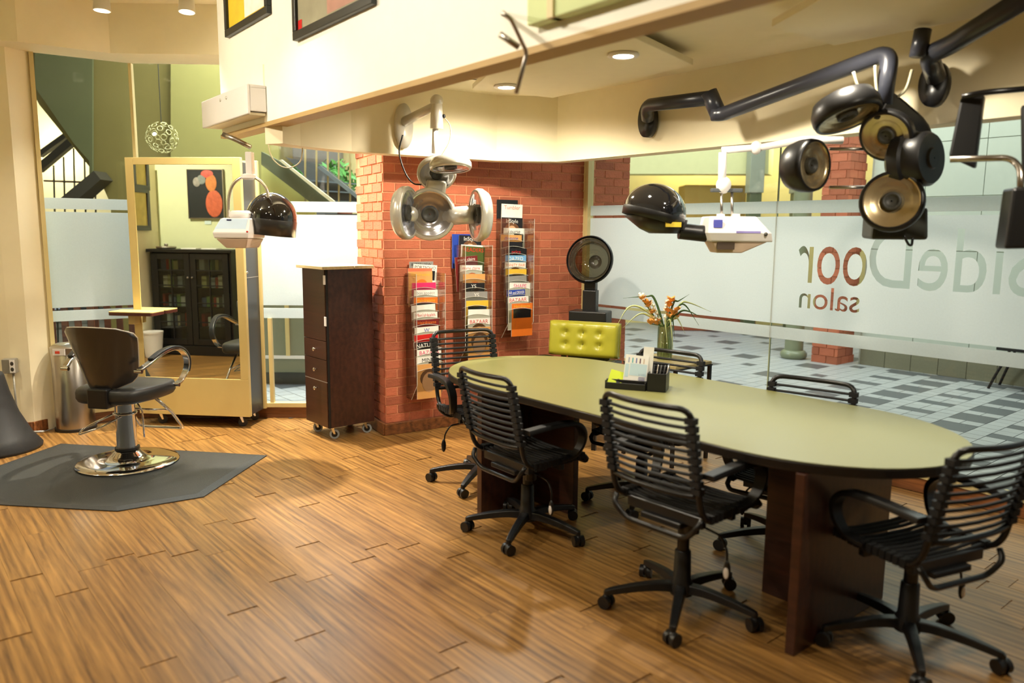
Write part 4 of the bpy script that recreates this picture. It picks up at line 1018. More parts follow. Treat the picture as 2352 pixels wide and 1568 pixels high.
# ================================================================== wall racks and magazines
def wall_frame(px, n=BN, p0=KC):
    q = onplane(px, 700, p0, n); return q
rackX = math.atan2(BW.y, BW.x)
FACE = mat('portrait_skin', (206, 160, 120), 0.5, noise=0.1)
PAPER = mat('magazine_pages', (238, 234, 222), 0.6)
def pcol(name, rgb): return mat('print_'+name, rgb, 0.35, noise=0.1, nscale=18)
RW, RD, MH, MW = 0.245, 0.195, 0.272, 0.205
def photo(parent, kind, y, z0, zt, wd, cx=0.0):
    """simple printed picture on the cover"""
    if kind is None: return
    if kind == 'face':
        b = MB(); b.ball((cx, y, (z0+zt)/2), wd*0.30, 0.0008, (zt-z0)*0.42, 16, 8); b.build('printed_face', FACE, parent, True)
        b = MB(); b.ball((cx, y+0.0002, (z0+zt)/2+(zt-z0)*0.16), wd*0.38, 0.0006, (zt-z0)*0.36, 16, 8); b.build('printed_hair', mat('print_hair', (112, 72, 40), 0.5), parent, True)
    elif kind == 'dark':
        MB().bbox((cx-wd*0.42, y-0.0004, z0), (cx+wd*0.42, y, zt)).build('printed_picture', mat('print_dark', (30, 26, 30), 0.4), parent)
    elif kind == 'half':
        MB().bbox((cx, y-0.0004, z0), (cx+wd*0.44, y, zt)).build('printed_picture', mat('print_dark', (30, 26, 30), 0.4), parent)
    elif kind == 'band':
        MB().bbox((cx-wd*0.5, y-0.0004, z0), (cx+wd*0.5, y, z0+(zt-z0)*0.5)).build('printed_band', pcol('green', (78, 92, 40)), parent)
    elif kind == 'blob':
        b = MB(); b.ball((cx+wd*0.05, y, z0+(zt-z0)*0.4), wd*0.22, 0.0008, (zt-z0)*0.4, 14, 8); b.build('printed_picture', pcol('orange', (232, 120, 40)), parent, True)
def magazine(parent_loc, rotz_, x, k, ztop, yk, title, bg, fg, pic, lab, tilt=0.0, wd=MW, tsize=0.04, hgt=MH):
    t = empty('magazine', parent_loc, rotz_, label=lab, cat='magazine', group='magazines in the wall racks')
    # local: x along wall, -y out of the wall
    M = Matrix.Translation((x, -yk, ztop-hgt)) @ Matrix.Rotation(tilt, 4, 'Y')
    e = t
    cv = MB().box((0, 0, hgt/2), (wd, 0.004, hgt)).build('pages', PAPER, e); cv.matrix_local = M
    c2 = MB().box((0, -0.0026, hgt/2), (wd, 0.001, hgt)).build('cover', pcol(bg[0], bg[1]), e); c2.matrix_local = M
    if title:
        me = text_mesh(title, tsize); xs = [v.co.x for v in me.vertices]; wt = max(xs)-min(xs) if xs else 1
        s = min(1.0, wd*0.92/max(wt, 1e-6)); me.transform(Matrix.Translation((-(max(xs)+min(xs))/2*s, -0.0036, hgt-0.010-tsize*0.72)) @ Matrix.Rotation(pi/2, 4, 'X') @ Matrix.Scale(s, 4, (1, 0, 0)))
        me.materials.clear(); me.materials.append(pcol(fg[0], fg[1])); o = link('title', me, None, c2)
    photo(c2, pic, -0.0034, hgt-0.24 if pic in ('face',) else hgt-0.12, hgt-0.045, wd)
    return t
W_, BK_, RD_, BL_, OR_, TN_, GY_, PK_, YE_, GN_, MR_, CB_ = ('white', (240, 238, 230)), ('black', (30, 28, 32)), ('red', (206, 36, 34)), ('blue', (40, 70, 170)), ('orange', (226, 116, 40)), ('tan', (222, 164, 96)), ('grey', (150, 148, 144)), ('pink', (226, 50, 110)), ('yellow', (236, 190, 60)), ('green', (78, 92, 40)), ('maroon', (120, 36, 34)), ('coral', (226, 120, 84))
RACKS = [
 dict(px=929, top=626, bot=912, where='left rack', mags=[
  ('INTERVIEW', GY_, BK_, None, 0.02, 0.0, 0.085), ('PORTFOLIO', W_, BK_, 'dark', 0.035, 0.10, 0.062), ('', CB_, W_, None, -0.02, 0.03, 0.035), ('Hairdreams', TN_, YE_, 'blob', -0.015, 0.0, 0.01),
  ('', PK_, W_, 'blob', 0.02, 0.0, None), ('bon appétit', W_, GY_, None, 0.03, 0.02, None), ('Hairdreams', OR_, YE_, 'dark', 0.02, 0.02, None), ('', W_, BK_, None, 0.0, -0.05, None), ("Men'sHealth", W_, RD_, 'blob', 0.0, 0.02, None),
  ('Hairdreams', MR_, OR_, None, 0.02, -0.02, None), ('W', W_, BL_, None, 0.01, -0.03, None), ('', RD_, W_, 'blob', 0.0, -0.05, None), ('NATURE', BK_, W_, None, -0.01, -0.04, None), ('BAZAAR', W_, PK_, None, 0.02, -0.04, None), ('MIND', W_, BK_, 'half', 0.0, -0.04, None), ('', TN_, W_, 'face', -0.01, 0.0, None)]),
 dict(px=1039, top=562, bot=828, where='middle rack', mags=[
  ('', BL_, W_, None, -0.05, 0.0, 0.085), ('InStyle', BK_, W_, 'face', 0.02, 0.04, 0.075), ('', W_, GY_, None, 0.03, 0.06, 0.0), ('READERS', GN_, RD_, 'band', 0.03, 0.10, -0.012),
  ('marie claire', MR_, W_, None, -0.03, -0.10, None), ('marie claire', W_, RD_, 'blob', -0.01, 0.03, None), ('', TN_, W_, 'blob', 0.02, 0.02, None), ('YS', BK_, W_, 'dark', 0.0, 0.03, None), ('YS', GY_, W_, None, 0.03, 0.02, None),
  ('', YE_, PK_, 'dark', 0.03, 0.02, None), ('', W_, BL_, None, 0.04, 0.04, None), ('BAZAAR', W_, RD_, 'face', 0.03, 0.02, None), ('Hairdreams', TN_, BK_, 'face', 0.03, 0.0, None)]),
 dict(px=1136, top=502, bot=772, where='right rack', mags=[
  ('Tumbler', W_, CB_, None, 0.03, 0.03, 0.12), ('InStyle', BK_, W_, 'face', 0.02, 0.03, 0.01), ('course', W_, BK_, 'half', 0.04, 0.02, None), ('divorce', TN_, BL_, None, -0.01, 0.02, None), ('', BK_, W_, None, -0.01, 0.02, None), ('price', BK_, RD_, None, 0.04, 0.01, None),
  ('DAZED', ('sky', (120, 176, 224)), W_, None, 0.02, 0.02, None), ('VANITY FAIR', W_, OR_, 'face', 0.0, 0.04, None), ('', YE_, BK_, 'dark', 0.0, 0.03, None), ('', GY_, YE_, 'blob', 0.01, -0.05, None), ('SHAPE', W_, PK_, 'blob', 0.03, 0.05, None),
  ('CAR and DRIVER', BL_, W_, None, -0.02, -0.03, None), ('BAZAAR', W_, RD_, None, 0.0, -0.03, None), ('Hairdreams', OR_, YE_, 'dark', 0.04, 0.0, None)])]
ordn = ['topmost', 'second', 'third', 'fourth', 'fifth', 'sixth', 'seventh', 'eighth', 'ninth', 'tenth', 'eleventh', 'twelfth', 'thirteenth', 'fourteenth', 'fifteenth', 'lowest']
for R in RACKS:
    p = wall_frame(R['px']); zt = onplane(R['px'], R['top'], KC, BN).z; zb = onplane(R['px'], R['bot'], KC, BN).z
    base = Vector((p.x, p.y, 0))+BN*0.022+BW*(RW/2)
    t = empty('magazine_rack', (base.x, base.y, 0), rackX, label='clear acrylic wall rack of magazines, the %s of three on the brick wall' % R['where'].split()[0], cat='rack', group='acrylic magazine racks')
    h = zt-zb
    MB().bbox((-RW/2, -0.004, zb), (RW/2, 0.0, zt)).build('back_sheet', ACRYL, t)
    for s in (-1, 1):
        x = s*RW/2
        b = MB(); b._add([(x-0.002, 0, zb), (x-0.002, 0, zt), (x-0.002, -RD, zt), (x-0.002, -RD, zb+0.13), (x-0.002, -0.09, zb), (x+0.002, 0, zb), (x+0.002, 0, zt), (x+0.002, -RD, zt), (x+0.002, -RD, zb+0.13), (x+0.002, -0.09, zb)], [(0, 1, 2, 3, 4), (9, 8, 7, 6, 5)]+[(i, (i+1) % 5, 5+(i+1) % 5, 5+i) for i in range(5)])
        b.build('side_sheet', ACRYL, t)
        MB().tube([(x, -RD, zt), (x, -RD, zb+0.13), (x, -0.09, zb)], 0.0022, 5).build('edge_bead', mat('acrylic_edge', (214, 212, 200), 0.2), t)
    MB().bbox((-RW/2, -0.09, zb), (RW/2, 0.0, zb+0.004)).build('bottom_sheet', ACRYL, t)
    mags = R['mags']; n = len(mags); nf = sum(1 for q in mags if q[6] is not None)
    z_last = zb+MH+0.012; span = zt-0.025-z_last; cnt = n-nf
    yk = 0.010; dy = (RD-0.030)/(n-1)
    for k, (title, bg, fg, pic, dx, tilt, up_) in enumerate(mags):
        ztop = zt+up_ if up_ is not None else zt-0.02-span*(k-nf+1)/cnt
        y = 0.010+dy*k
        ww = MW if title != 'CAR and DRIVER' else 0.18
        nm = bg[0]+' magazine'+(' with %s lettering' % fg[0] if title else ' without lettering')+', %s from the top in the %s' % (ordn[k], R['where'])
        magazine((base.x, base.y, 0), rackX, dx*0.7-0.005, k, ztop, y, title, bg, fg, pic, nm, tilt*0.7, ww, 0.034 if len(title) > 7 else 0.045)
        if up_ is None and k < n:
            # pocket front with arched top edge
            za, zc_ = ztop-MH+0.0, ztop-0.055
            top_ = [(-RW/2+0.003+(RW-0.006)*i/8, zc_+0.018*sin(pi*i/8)) for i in range(9)]
            pts = [(-RW/2+0.003, za+0.06), (RW/2-0.003, za+0.06)]+top_[::-1]
            b = MB(); M = Matrix.Rotation(pi/2, 4, 'X'); b.prism(pts, y+0.0045, y+0.006, M); b.build('pocket', ACRYL, t)
            MB().tube([(q[0], -(y+0.0055), q[1]) for q in top_], 0.0016, 4).build('pocket_lip', mat('acrylic_edge', (214, 212, 200), 0.2), t)
    if R['where'] == 'right rack':
        bb = MB().bbox((-RW/2+0.0, -0.006, zt+0.0), (RW/2-0.04, -0.001, zt+0.155)).build('black_folder', BLACK, None, bevel=0.003, loc=(base.x, base.y, 0), rot=(0, 0, rackX)); tag(bb, 'black folder standing at the top of the right rack', 'folder')
# ================================================================== dryer chair by the corner
YV = mat('chartreuse_vinyl', (170, 166, 50), 0.32, noise=0.06, nscale=5, coat=0.3)
dcp = ondepth(1340, 780, 6.05)
FACING = rad(-90-22)
dc = empty('dryer_chair', (dcp.x, dcp.y, 0), FACING+pi/2, label='chartreuse tufted dryer chair with black hood dryer in the brick corner', cat='chair')
# local: front is -y, x to the right as seen from the front
def tufted(w_, h_, t_, cols, rows):
    nu, nv = 40, 20; b = MB(); F = []; B = []
    for j in range(nv+1):
        for i in range(nu+1):
            u, v = -1+2*i/nu, -1+2*j/nv
            r = max(0, 1-abs(u)**10)**0.5*max(0, 1-abs(v)**8)**0.5
            x, z = u*w_/2, v*h_/2
            d = t_*(0.55+0.45*r)
            for cc in cols:
                d -= 0.006*math.exp(-((x-cc*w_/2)/0.008)**2)
                for rr in rows: d -= 0.036*math.exp(-(((x-cc*w_/2)/0.024)**2+((z-rr*h_/2)/0.022)**2))
            if r < 0.2: d = t_*0.5
            F.append((x*(0.985+0.015*r), -d, z*(0.97+0.03*r))); B.append((x, 0, z))
    n = (nu+1)*(nv+1); fs = []
    for j in range(nv):
        for i in range(nu):
            a = j*(nu+1)+i; fs.append((a, a+1, a+nu+2, a+nu+1)); fs.append((n+a+nu+1, n+a+nu+2, n+a+1, n+a))
    for i in range(nu): fs.append((i, n+i, n+i+1, i+1)); a = nv*(nu+1)+i; fs.append((a+1, n+a+1, n+a, a))
    for j in range(nv):
        a = j*(nu+1); fs.append((a+nu+1, n+a+nu+1, n+a, a)); a += nu; fs.append((a, n+a, n+a+nu+1, a+nu+1))
    b._add(F+B, fs); return b
zc = dcp.z
bc_ = tufted(0.575, 0.275, 0.095, (-0.48, 0.0, 0.48), (-0.30, 0.36)).build('back_cushion', YV, dc, True, loc=(0, 0.045, zc), rot=(rad(-6), 0, 0))
for cc_ in (-0.48, 0.0, 0.48):
    for rr_ in (-0.30, 0.36): MB().ball((cc_*0.2875, -0.058, rr_*0.1375), 0.009, 0.004, 0.009, 10, 6).build('button', mat('shaded_button', (120, 116, 30), 0.4), bc_, True)  # tuft buttons; shade of the dimples put into their darker colour
MB().tube(round_path([(-0.285, -0.01, -0.135), (-0.285, -0.01, 0.135), (0.285, -0.01, 0.135), (0.285, -0.01, -0.135), (-0.28, -0.01, -0.135)], 0.02), 0.005, 6).build('piping', mat('chartreuse_piping', (176, 172, 40), 0.35), bc_, True)
slab(rounded_outline([(-0.26, -0.50), (0.26, -0.50), (0.26, -0.02), (-0.26, -0.02)], 0.04), 0.36, 0.46, 0.02, 0.02).build('seat_cushion', YV, dc, True)
b = MB(); b.bbox((-0.20, 0.05, 0.10), (-0.16, 0.075, zc+0.10)); b.bbox((0.16, 0.05, 0.10), (0.20, 0.075, zc+0.10)); b.bbox((-0.25, -0.46, 0.32), (0.25, 0.06, 0.36)); b.build('frame', BLACK, dc, bevel=0.004)
for x in (-0.23, 0.23):
    for y in (-0.44, 0.05): MB().bbox((x-0.016, y-0.016, 0), (x+0.016, y+0.016, 0.33)).build('leg', BLACKT, dc)
    MB().strip(smooth_path([(x*1.22, 0.03, zc-0.16), (x*1.24, -0.15, zc-0.13), (x*1.24, -0.36, zc-0.15), (x*1.2, -0.42, 0.42)], 4), 0.05, 0.022).build('armrest', BLACK, dc, True)
b = MB(); b.bbox((-0.155, 0.085, zc-0.35), (0.155, 0.27, zc+0.215)); b.build('dryer_box', BLACK, dc, bevel=0.01)
b = MB(); b.bbox((-0.055, 0.13, zc+0.21), (0.055, 0.22, zc+0.38)); b.bbox((-0.047, 0.14, zc+0.38), (0.047, 0.21, zc+0.46)); b.build('mast', BLACK, dc, bevel=0.006)
hz = zc+0.62
Mh = Matrix.Translation((0, 0.135, hz)) @ Matrix.Rotation(rad(90-8), 4, 'X')
hd = MB(); hd.lathe([(0.184, 0.03), (0.192, 0.02), (0.190, 0.0), (0.180, -0.004), (0.176, 0.004), (0.172, 0.03)], 44, Mh, caps=False)
hd.build('hood_rim', BLACK, dc, True)
hd = MB(); hd.lathe([(0.176, 0.0), (0.172, -0.06), (0.155, -0.12), (0.12, -0.165), (0.07, -0.19), (0.02, -0.198), (0.001, -0.198)], 40, Mh, caps=False); hd.build('hood_shell', SMOKE, dc, True)
hd = MB(); hd.lathe([(0.145, -0.035), (0.140, -0.03)], 36, Mh, caps=False); hd.lathe([(0.02, -0.17), (0.05, -0.16), (0.055, -0.15)], 20, Mh, caps=False); hd.build('hood_ring', mat('dark_bronze_plastic', (54, 50, 40), 0.25, coat=0.4), dc, True)

# ================================================================== side table, vase, flowers
vp_ = ondepth(1526, 824, 5.45)
tz = vp_.z
stb = empty('side_table', (vp_.x, vp_.y, 0), math.atan2(E1.y, E1.x), label='small side table with tan top and black steel frame by the window', cat='side table')
MB().bbox((-0.20, -0.20, tz-0.022), (0.26, 0.20, tz)).build('table_top', mat('tan_top', (176, 160, 110), 0.4), stb, bevel=0.003)
MB().bbox((-0.205, -0.205, tz-0.03), (0.265, 0.205, tz-0.022)).build('edge_frame', BLACK, stb)
for x in (-0.19, 0.25):
    for y in (-0.19, 0.19): MB().bbox((x-0.011, y-0.011, 0), (x+0.011, y+0.011, tz-0.03)).build('leg', BLACKT, stb)
for y in (-0.19, 0.19): MB().bbox((-0.19, y-0.008, 0.18), (0.25, y+0.008, 0.2)).build('stretcher', BLACKT, stb)
va = empty('flower_vase', (vp_.x, vp_.y, tz), label='clear glass vase of orange and white flowers on the side table', cat='vase')
MB().lathe([(0.0, 0.0), (0.052, 0.0), (0.054, 0.01), (0.055, 0.235), (0.052, 0.235), (0.050, 0.018), (0.0, 0.016)], 28, caps=False).build('vase_glass', clear_mat('vase_glass', (0.82, 0.9, 0.78), 0.2), va, True)
MB().lathe([(0.0, 0.02), (0.0485, 0.02), (0.0485, 0.15), (0.0, 0.15)], 24).build('water', clear_mat('water', (0.78, 0.88, 0.66), 0.1), va, 40)
rng = random.Random(9)
STEM = mat('stem_green', (92, 120, 44), 0.5); LEAFL = mat('pale_leaf', (206, 216, 150), 0.45); LEAFD = mat('dark_leaf', (70, 100, 52), 0.45)
ORF = mat('orange_petal', (250, 178, 88), 0.5, noise=0.15, nscale=30); WHF = mat('cream_petal', (242, 238, 214), 0.5)
rotv = Matrix.Rotation(0, 3, 'Z')
S = 5.45/FPX
def offs(px, py, dy=0.0): return Vector(((px-1526)*S*1.01, dy, -(py-824)*S*1.005))
stems = [((1490, 742), 'orange'), ((1472, 690), 'orange'), ((1497, 700), 'white'), ((1530, 690), 'white'), ((1466, 672), 'white'), ((1536, 690), 'orange'), ((1548, 730), 'orange'), ((1500, 770), 'orange'), ((1542, 712), 'orange')]
for k, ((px, py), kind) in enumerate(stems):
    tip = offs(px, py, rng.uniform(-0.06, 0.06)); a0 = Vector((rng.uniform(-0.03, 0.03), rng.uniform(-0.03, 0.03), 0.025))
    if tip.z < 0.2: tip.z = 0.26
    neck = Vector((tip.x*0.22, tip.y*0.3, 0.235)); path = smooth_path([a0, neck*0.7+Vector((0, 0, 0.05)), neck, neck.lerp(tip, 0.55), tip], 5)
    sm = MB().tube(path, 0.0032, 6).build('flower_stem', STEM, va, True)
    n = len(path); b = MB()
    for q in range(5 if kind == 'orange' else 11):
        i = n-1-int(q*(1.3 if kind == 'orange' else 0.8)); i = max(i, n//2)
        c = path[i]+Vector((rng.uniform(-0.015, 0.015), rng.uniform(-0.015, 0.015), rng.uniform(-0.008, 0.008)))
        if kind == 'orange':
            for pnum in range(5):
                an = 2*pi*pnum/5+rng.random(); d = Vector((cos(an)*0.6, sin(an)*0.6, 0.8)).normalized(); s_ = d.cross(Vector((0, 0, 1))).normalized(); L_ = rng.uniform(0.034, 0.052)
                b._add([c, c+d*L_*0.55+s_*0.020, c+d*L_+Vector((cos(an), sin(an), 0))*0.010, c+d*L_*0.55-s_*0.020], [(0, 1, 2, 3)])
        else:
            b.ball(c, 0.010+0.003*rng.random(), seg=7, rings=4)
    b.build('blossom', ORF if kind == 'orange' else WHF, sm, kind != 'orange')
leaves = [((1412, 752), (1440, 705), 0.0, LEAFL), ((1430, 755), (1465, 722), 0.05, LEAFL), ((1428, 685), (1480, 680), 0.03, LEAFD), ((1568, 762), (1550, 728), -0.05, LEAFL), ((1528, 800), (1522, 735), -0.08, LEAFL), ((1540, 802), (1534, 738), -0.09, LEAFL), ((1545, 775), (1540, 732), -0.04, LEAFD), ((1632, 715), (1580, 694), 0.04, LEAFL), ((1602, 745), (1570, 700), 0.0, LEAFD), ((1580, 675), (1555, 690), 0.04, LEAFD), ((1610, 728), (1575, 712), -0.02, LEAFD)]
for (tpx, tpy), (mpx, mpy), dy, lm in leaves:
    tip, mid = offs(tpx, tpy, dy), offs(mpx, mpy, dy*0.6)
    b = MB(); path = smooth_path([Vector((0, 0, 0.06)), Vector((mid.x*0.12, 0, 0.235)), Vector((mid.x*0.6, dy*0.4, max(mid.z*0.97, 0.28))), mid, tip], 6); n = len(path)
    b.sweep(path, [(-0.008, 0), (0, -0.0012), (0.008, 0), (0, 0.0008)], up=(0, 1, 0.3), scale=[max(0.12, sin(pi*min(1, (i+2)/(n+1)))) for i in range(n)]); b.build('leaf_blade', lm, va, True)

# ================================================================== desk organizer on the table
og = onz(1466, 892, TZ); ax = -E1
oz = empty('desk_organizer', (og.x, og.y, TZ), rad(-20), label='black desk organizer on the table', cat='organizer')
b = MB()
b.bbox((-0.17, -0.06, 0.0), (0.05, 0.02, 0.006)); b.bbox((-0.17, -0.062, 0.0), (0.05, -0.056, 0.035)); b.bbox((-0.17, -0.03, 0.0), (0.05, -0.025, 0.048)); b.bbox((-0.17, -0.062, 0.0), (-0.164, 0.02, 0.045)); b.bbox((0.044, -0.062, 0.0), (0.05, 0.02, 0.045)); b.build('letter_tray', BLACK, oz, bevel=0.002)
b = MB()
for x0, x1, y0, y1, h in ((0.055, 0.155, -0.055, 0.045, 0.098), (0.01, 0.145, 0.05, 0.13, 0.125), (-0.10, 0.005, 0.03, 0.10, 0.07)):
    b.bbox((x0, y0, 0), (x1, y1, 0.005)); b.bbox((x0, y0, 0), (x1, y0+0.005, h)); b.bbox((x0, y1-0.005, 0), (x1, y1, h)); b.bbox((x0, y0, 0), (x0+0.005, y1, h)); b.bbox((x1-0.005, y0, 0), (x1, y1, h))
b.build('bins', BLACK, oz, bevel=0.0015)
def sheet(name, w_, h_, loc, tiltx, rz, m, lab, cat, roll=0.0):
    o = MB().bbox((-w_/2, -0.001, 0), (w_/2, 0.001, h_)).build(name, m)
    o.matrix_world = oz_M @ Matrix.Translation(loc) @ Matrix.Rotation(rz, 4, 'Z') @ Matrix.Rotation(tiltx, 4, 'X') @ Matrix.Rotation(roll, 4, 'Y'); return tag(o, lab, cat)
oz_M = Matrix.Translation(og) @ Matrix.Rotation(rad(-20), 4, 'Z')
WPR = mat('white_card', (240, 240, 236), 0.6)
def onsheet(o, x0, x1, z0, z1, m, nm): return MB().bbox((x0, -0.0016, z0), (x1, -0.0011, z1)).build(nm, m, o)
br = sheet('brochure', 0.125, 0.17, (-0.02, -0.022, 0.012), rad(-10), 0.1, WPR, 'white brochure with small bottles printed on it, standing in the organizer', 'brochure', rad(4))
onsheet(br, -0.033, 0.058, 0.06, 0.125, mat('print_palebl', (196, 222, 234), 0.6), 'printed_block')
for k, cc in enumerate(((150, 160, 190), (90, 180, 190), (110, 120, 180), (90, 50, 80), (210, 190, 170))): onsheet(br, -0.045+k*0.020, -0.039+k*0.020, 0.128, 0.155, mat('print_bt%d' % k, cc, 0.6), 'printed_bottle')
onsheet(br, 0.018, 0.05, 0.062, 0.074, mat('print_navy', (42, 50, 140), 0.6), 'printed_flag')
for k in range(3): onsheet(br, 0.018, 0.052, 0.052-k*0.007, 0.055-k*0.007, mat('print_navy', (42, 50, 140), 0.6), 'printed_line')
onsheet(br, -0.058, -0.038, 0.05, 0.12, mat('print_palebl', (196, 222, 234), 0.6), 'printed_block')
sheet('tall_card', 0.055, 0.215, (0.04, 0.0, 0.012), rad(-6), 0.0, WPR, 'narrow white card standing tallest in the organizer', 'card', rad(2))
gc_ = sheet('green_card', 0.13, 0.085, (-0.10, -0.042, 0.010), rad(-28), 0.15, mat('lime_card', (196, 214, 44), 0.5), 'lime green card leaning in the front of the organizer', 'card', rad(14))
MB().ball((-0.01, -0.0014, 0.03), 0.013, 0.0005, 0.013, 14, 6).build('printed_dot', BLACK, gc_, True)
for k in range(5):
    o = MB().tube([(0, 0, 0), (0.012*(k-2)*0.4, 0.004*k, 0.13)], 0.0032, 6).build('pen', [BLACK, BRUSH, GREYD, BLACK, BRUSH][k], None, True)
    o.matrix_world = oz_M @ Matrix.Translation((0.075+0.014*k, -0.01+0.008*(k % 2), 0.008)) @ Matrix.Rotation(rad(8), 4, 'Y')
    tag(o, ['black pen leftmost in the organizer cup', 'silver pen second from the left in the organizer cup', 'grey pen in the middle of the organizer cup', 'black pen second from the right in the organizer cup', 'silver pen rightmost in the organizer cup'][k], 'pen', 'pens in the desk organizer')
# ================================================================== hanging and wall dryers
DOME = mat('black_gloss_dome', (18, 18, 20), 0.06, noise=0.02, coat=0.8)
def V(px, py, Y): return ondepth(px, py, Y)
# ---- left hood dryer
Y1 = 5.35
r0 = V(575, 330, Y1)
hd1 = empty('hood_dryer', (r0.x, r0.y, r0.z), label='white and black hood dryer hanging before the mirror station', cat='hair dryer', group='hanging hood dryers')
def loc1(px, py, dy=0.0): 
    p = V(px, py, Y1+dy); return p-r0
s1_ = Y1/FPX
MB().tube(round_path([loc1(512, 308), loc1(545, 322), loc1(576, 338)], 0.02), 0.016, 9).build('swing_arm', BRUSH, hd1, True)
b = MB(); b.bbox(loc1(562, 348, -0.03), loc1(586, 402, 0.03)); b.build('hanger_post', WHITEPL, hd1, bevel=0.006)
b = MB(); b.lathe([(0.03, -0.018), (0.048, -0.010), (0.048, 0.012), (0.03, 0.02)], 24, Matrix.Translation(loc1(571, 406))); b.build('hanger_cap', WHITEPL, hd1, 40)
b = MB(); b.tube(smooth_path([loc1(524, 505), loc1(526, 450), loc1(540, 418), loc1(570, 404), loc1(600, 418), loc1(616, 450), loc1(617, 540)], 6), 0.011, 8); b.build('yoke', mat('satin_tube', (216, 208, 190), 0.2, 0.8), hd1, True)
# control box: tapered body, panel, lower pan
def hull(name, rings, m, parent, **kw):
    n = len(rings[0]); b = MB(); b._add([v for r in rings for v in r], [(i*n+k, i*n+(k+1) % n, (i+1)*n+(k+1) % n, (i+1)*n+k) for i in range(len(rings)-1) for k in range(n)]+[tuple(range(n))[::-1], tuple(range((len(rings)-1)*n, len(rings)*n))]); return b.build(name, m, parent, **kw)
def quad(pl, pr, z, d0, d1): return [Vector((pl, d0, z)), Vector((pr, d0, z)), Vector((pr+0.03, d1, z)), Vector((pl+0.03, d1, z))]
cb = loc1(560, 530)
hull('control_box', [quad(cb.x-0.155, cb.x+0.075, cb.z-0.05, -0.14, 0.12), quad(cb.x-0.160, cb.x+0.08, cb.z-0.01, -0.15, 0.12), quad(cb.x-0.115, cb.x+0.075, cb.z+0.085, -0.09, 0.10)], WHITEPL, hd1, bevel=0.008)
hull('lower_pan', [quad(cb.x-0.09, cb.x+0.045, cb.z-0.115, -0.10, 0.08), quad(cb.x-0.145, cb.x+0.07, cb.z-0.052, -0.135, 0.115)], mat('aged_white_plastic', (214, 190, 168), 0.45), hd1, bevel=0.006)
pn = hull('control_panel', [[Vector((cb.x-0.148, -0.1365, cb.z+0.012)), Vector((cb.x+0.06, -0.1365, cb.z+0.012)), Vector((cb.x+0.06, -0.128, cb.z+0.012)), Vector((cb.x-0.148, -0.128, cb.z+0.012))], [Vector((cb.x-0.118, -0.0975, cb.z+0.080)), Vector((cb.x+0.062, -0.0975, cb.z+0.080)), Vector((cb.x+0.062, -0.088, cb.z+0.080)), Vector((cb.x-0.118, -0.088, cb.z+0.080))]], mat('pale_blue_panel', (190, 212, 232), 0.35), hd1)
MB().box((cb.x-0.06, -0.105, cb.z+0.072), (0.03, 0.006, 0.008)).build('display', mat('dark_display', (50, 46, 90), 0.3), pn)
MB().lathe([(0.075, 0.0), (0.085, 0.012), (0.08, 0.04), (0.06, 0.05), (0.0, 0.05)], 28, Matrix.Translation((cb.x-0.01, 0.0, cb.z+0.085))).build('motor_cap', WHITEPL, hd1, True)
for s in (-1, 1): MB().cyl((cb.x+(-0.185 if s < 0 else 0.08), -0.02, cb.z+0.0), (cb.x+(-0.15 if s < 0 else 0.185), -0.02, cb.z+0.0), 0.018, 12).build('pivot_knob', WHITEPL, hd1, 40)
MB().ball((cb.x+0.072, -0.145, cb.z-0.005), 0.007).build('power_light', mat('red_lamp', (200, 40, 30), 0.3), hd1, True)
# dome
def dome(parent, c, rx, ry, rz_, zcut, m, rim, axis_rot=0.0, skirt=0.10, vis=0.5):
    b = MB(); seg = 36; prof = []
    for i in range(13): a = pi/2*i/12; prof.append((cos(a), sin(a)))
    M = Matrix.Translation(c) @ Matrix.Rotation(axis_rot, 4, 'Y') @ Matrix.Diagonal((rx, ry, rz_, 1)); b.lathe([(max(p[0], 0.01), p[1]) for p in prof], seg, M, caps=False)
    d = b.build('hood', m, parent, True)
    b = MB(); b.lathe([(1.0, 0.0), (1.01, -0.05), (0.99, -skirt/rz_), (0.96, -skirt/rz_), (0.97, -0.02)], seg, M, caps=False); b.build('hood_skirt', rim, parent, True)
    return d
dm = loc1(624, 503, 0.10)
dome(hd1, dm, 0.172, 0.172, 0.185, 0, DOME, mat('dark_skirt', (44, 42, 40), 0.3, coat=0.5), rad(6), 0.11)
# ---- right hood dryer
Y2 = 4.62
r2 = V(1660, 350, Y2)
hd2 = empty('hood_dryer', (r2.x, r2.y, r2.z), label='white and black hood dryer hanging in front of the long window', cat='hair dryer', group='hanging hood dryers')
def loc2(px, py, dy=0.0): return V(px, py, Y2+dy)-r2
dome(hd2, loc2(1503, 487), 0.185, 0.185, 0.165, 0, DOME, BLACK, rad(14), 0.05)
# lower shell slants from the dome to the neck
def oval(c, rx, ry, n=20): return [c+Vector((rx*cos(2*pi*k/n), ry*sin(2*pi*k/n), 0)) for k in range(n)]
hull('lower_shell', [oval(loc2(1525, 536), 0.085, 0.12), oval(loc2(1516, 525), 0.12, 0.15), oval(loc2(1503, 495), 0.182, 0.182)], mat('ribbed_black', (40, 38, 34), 0.4), hd2, smooth=True)
MB().cyl(loc2(1560, 530), loc2(1622, 537), 0.048, 20).build('neck', BLACK, hd2, 40)
hull('neck_block', [oval(loc2(1556, 528), 0.05, 0.06, 14), oval(loc2(1556, 505), 0.06, 0.07, 14)], BLACK, hd2, smooth=40)
p = loc2(1534, 516); MB().box((p.x, p.y-0.155, p.z), (0.095, 0.01, 0.028), rotz(0.2)).build('sticker', mat('yellow_sticker', (230, 200, 60), 0.5), hd2)
c2_ = loc2(1685, 535)
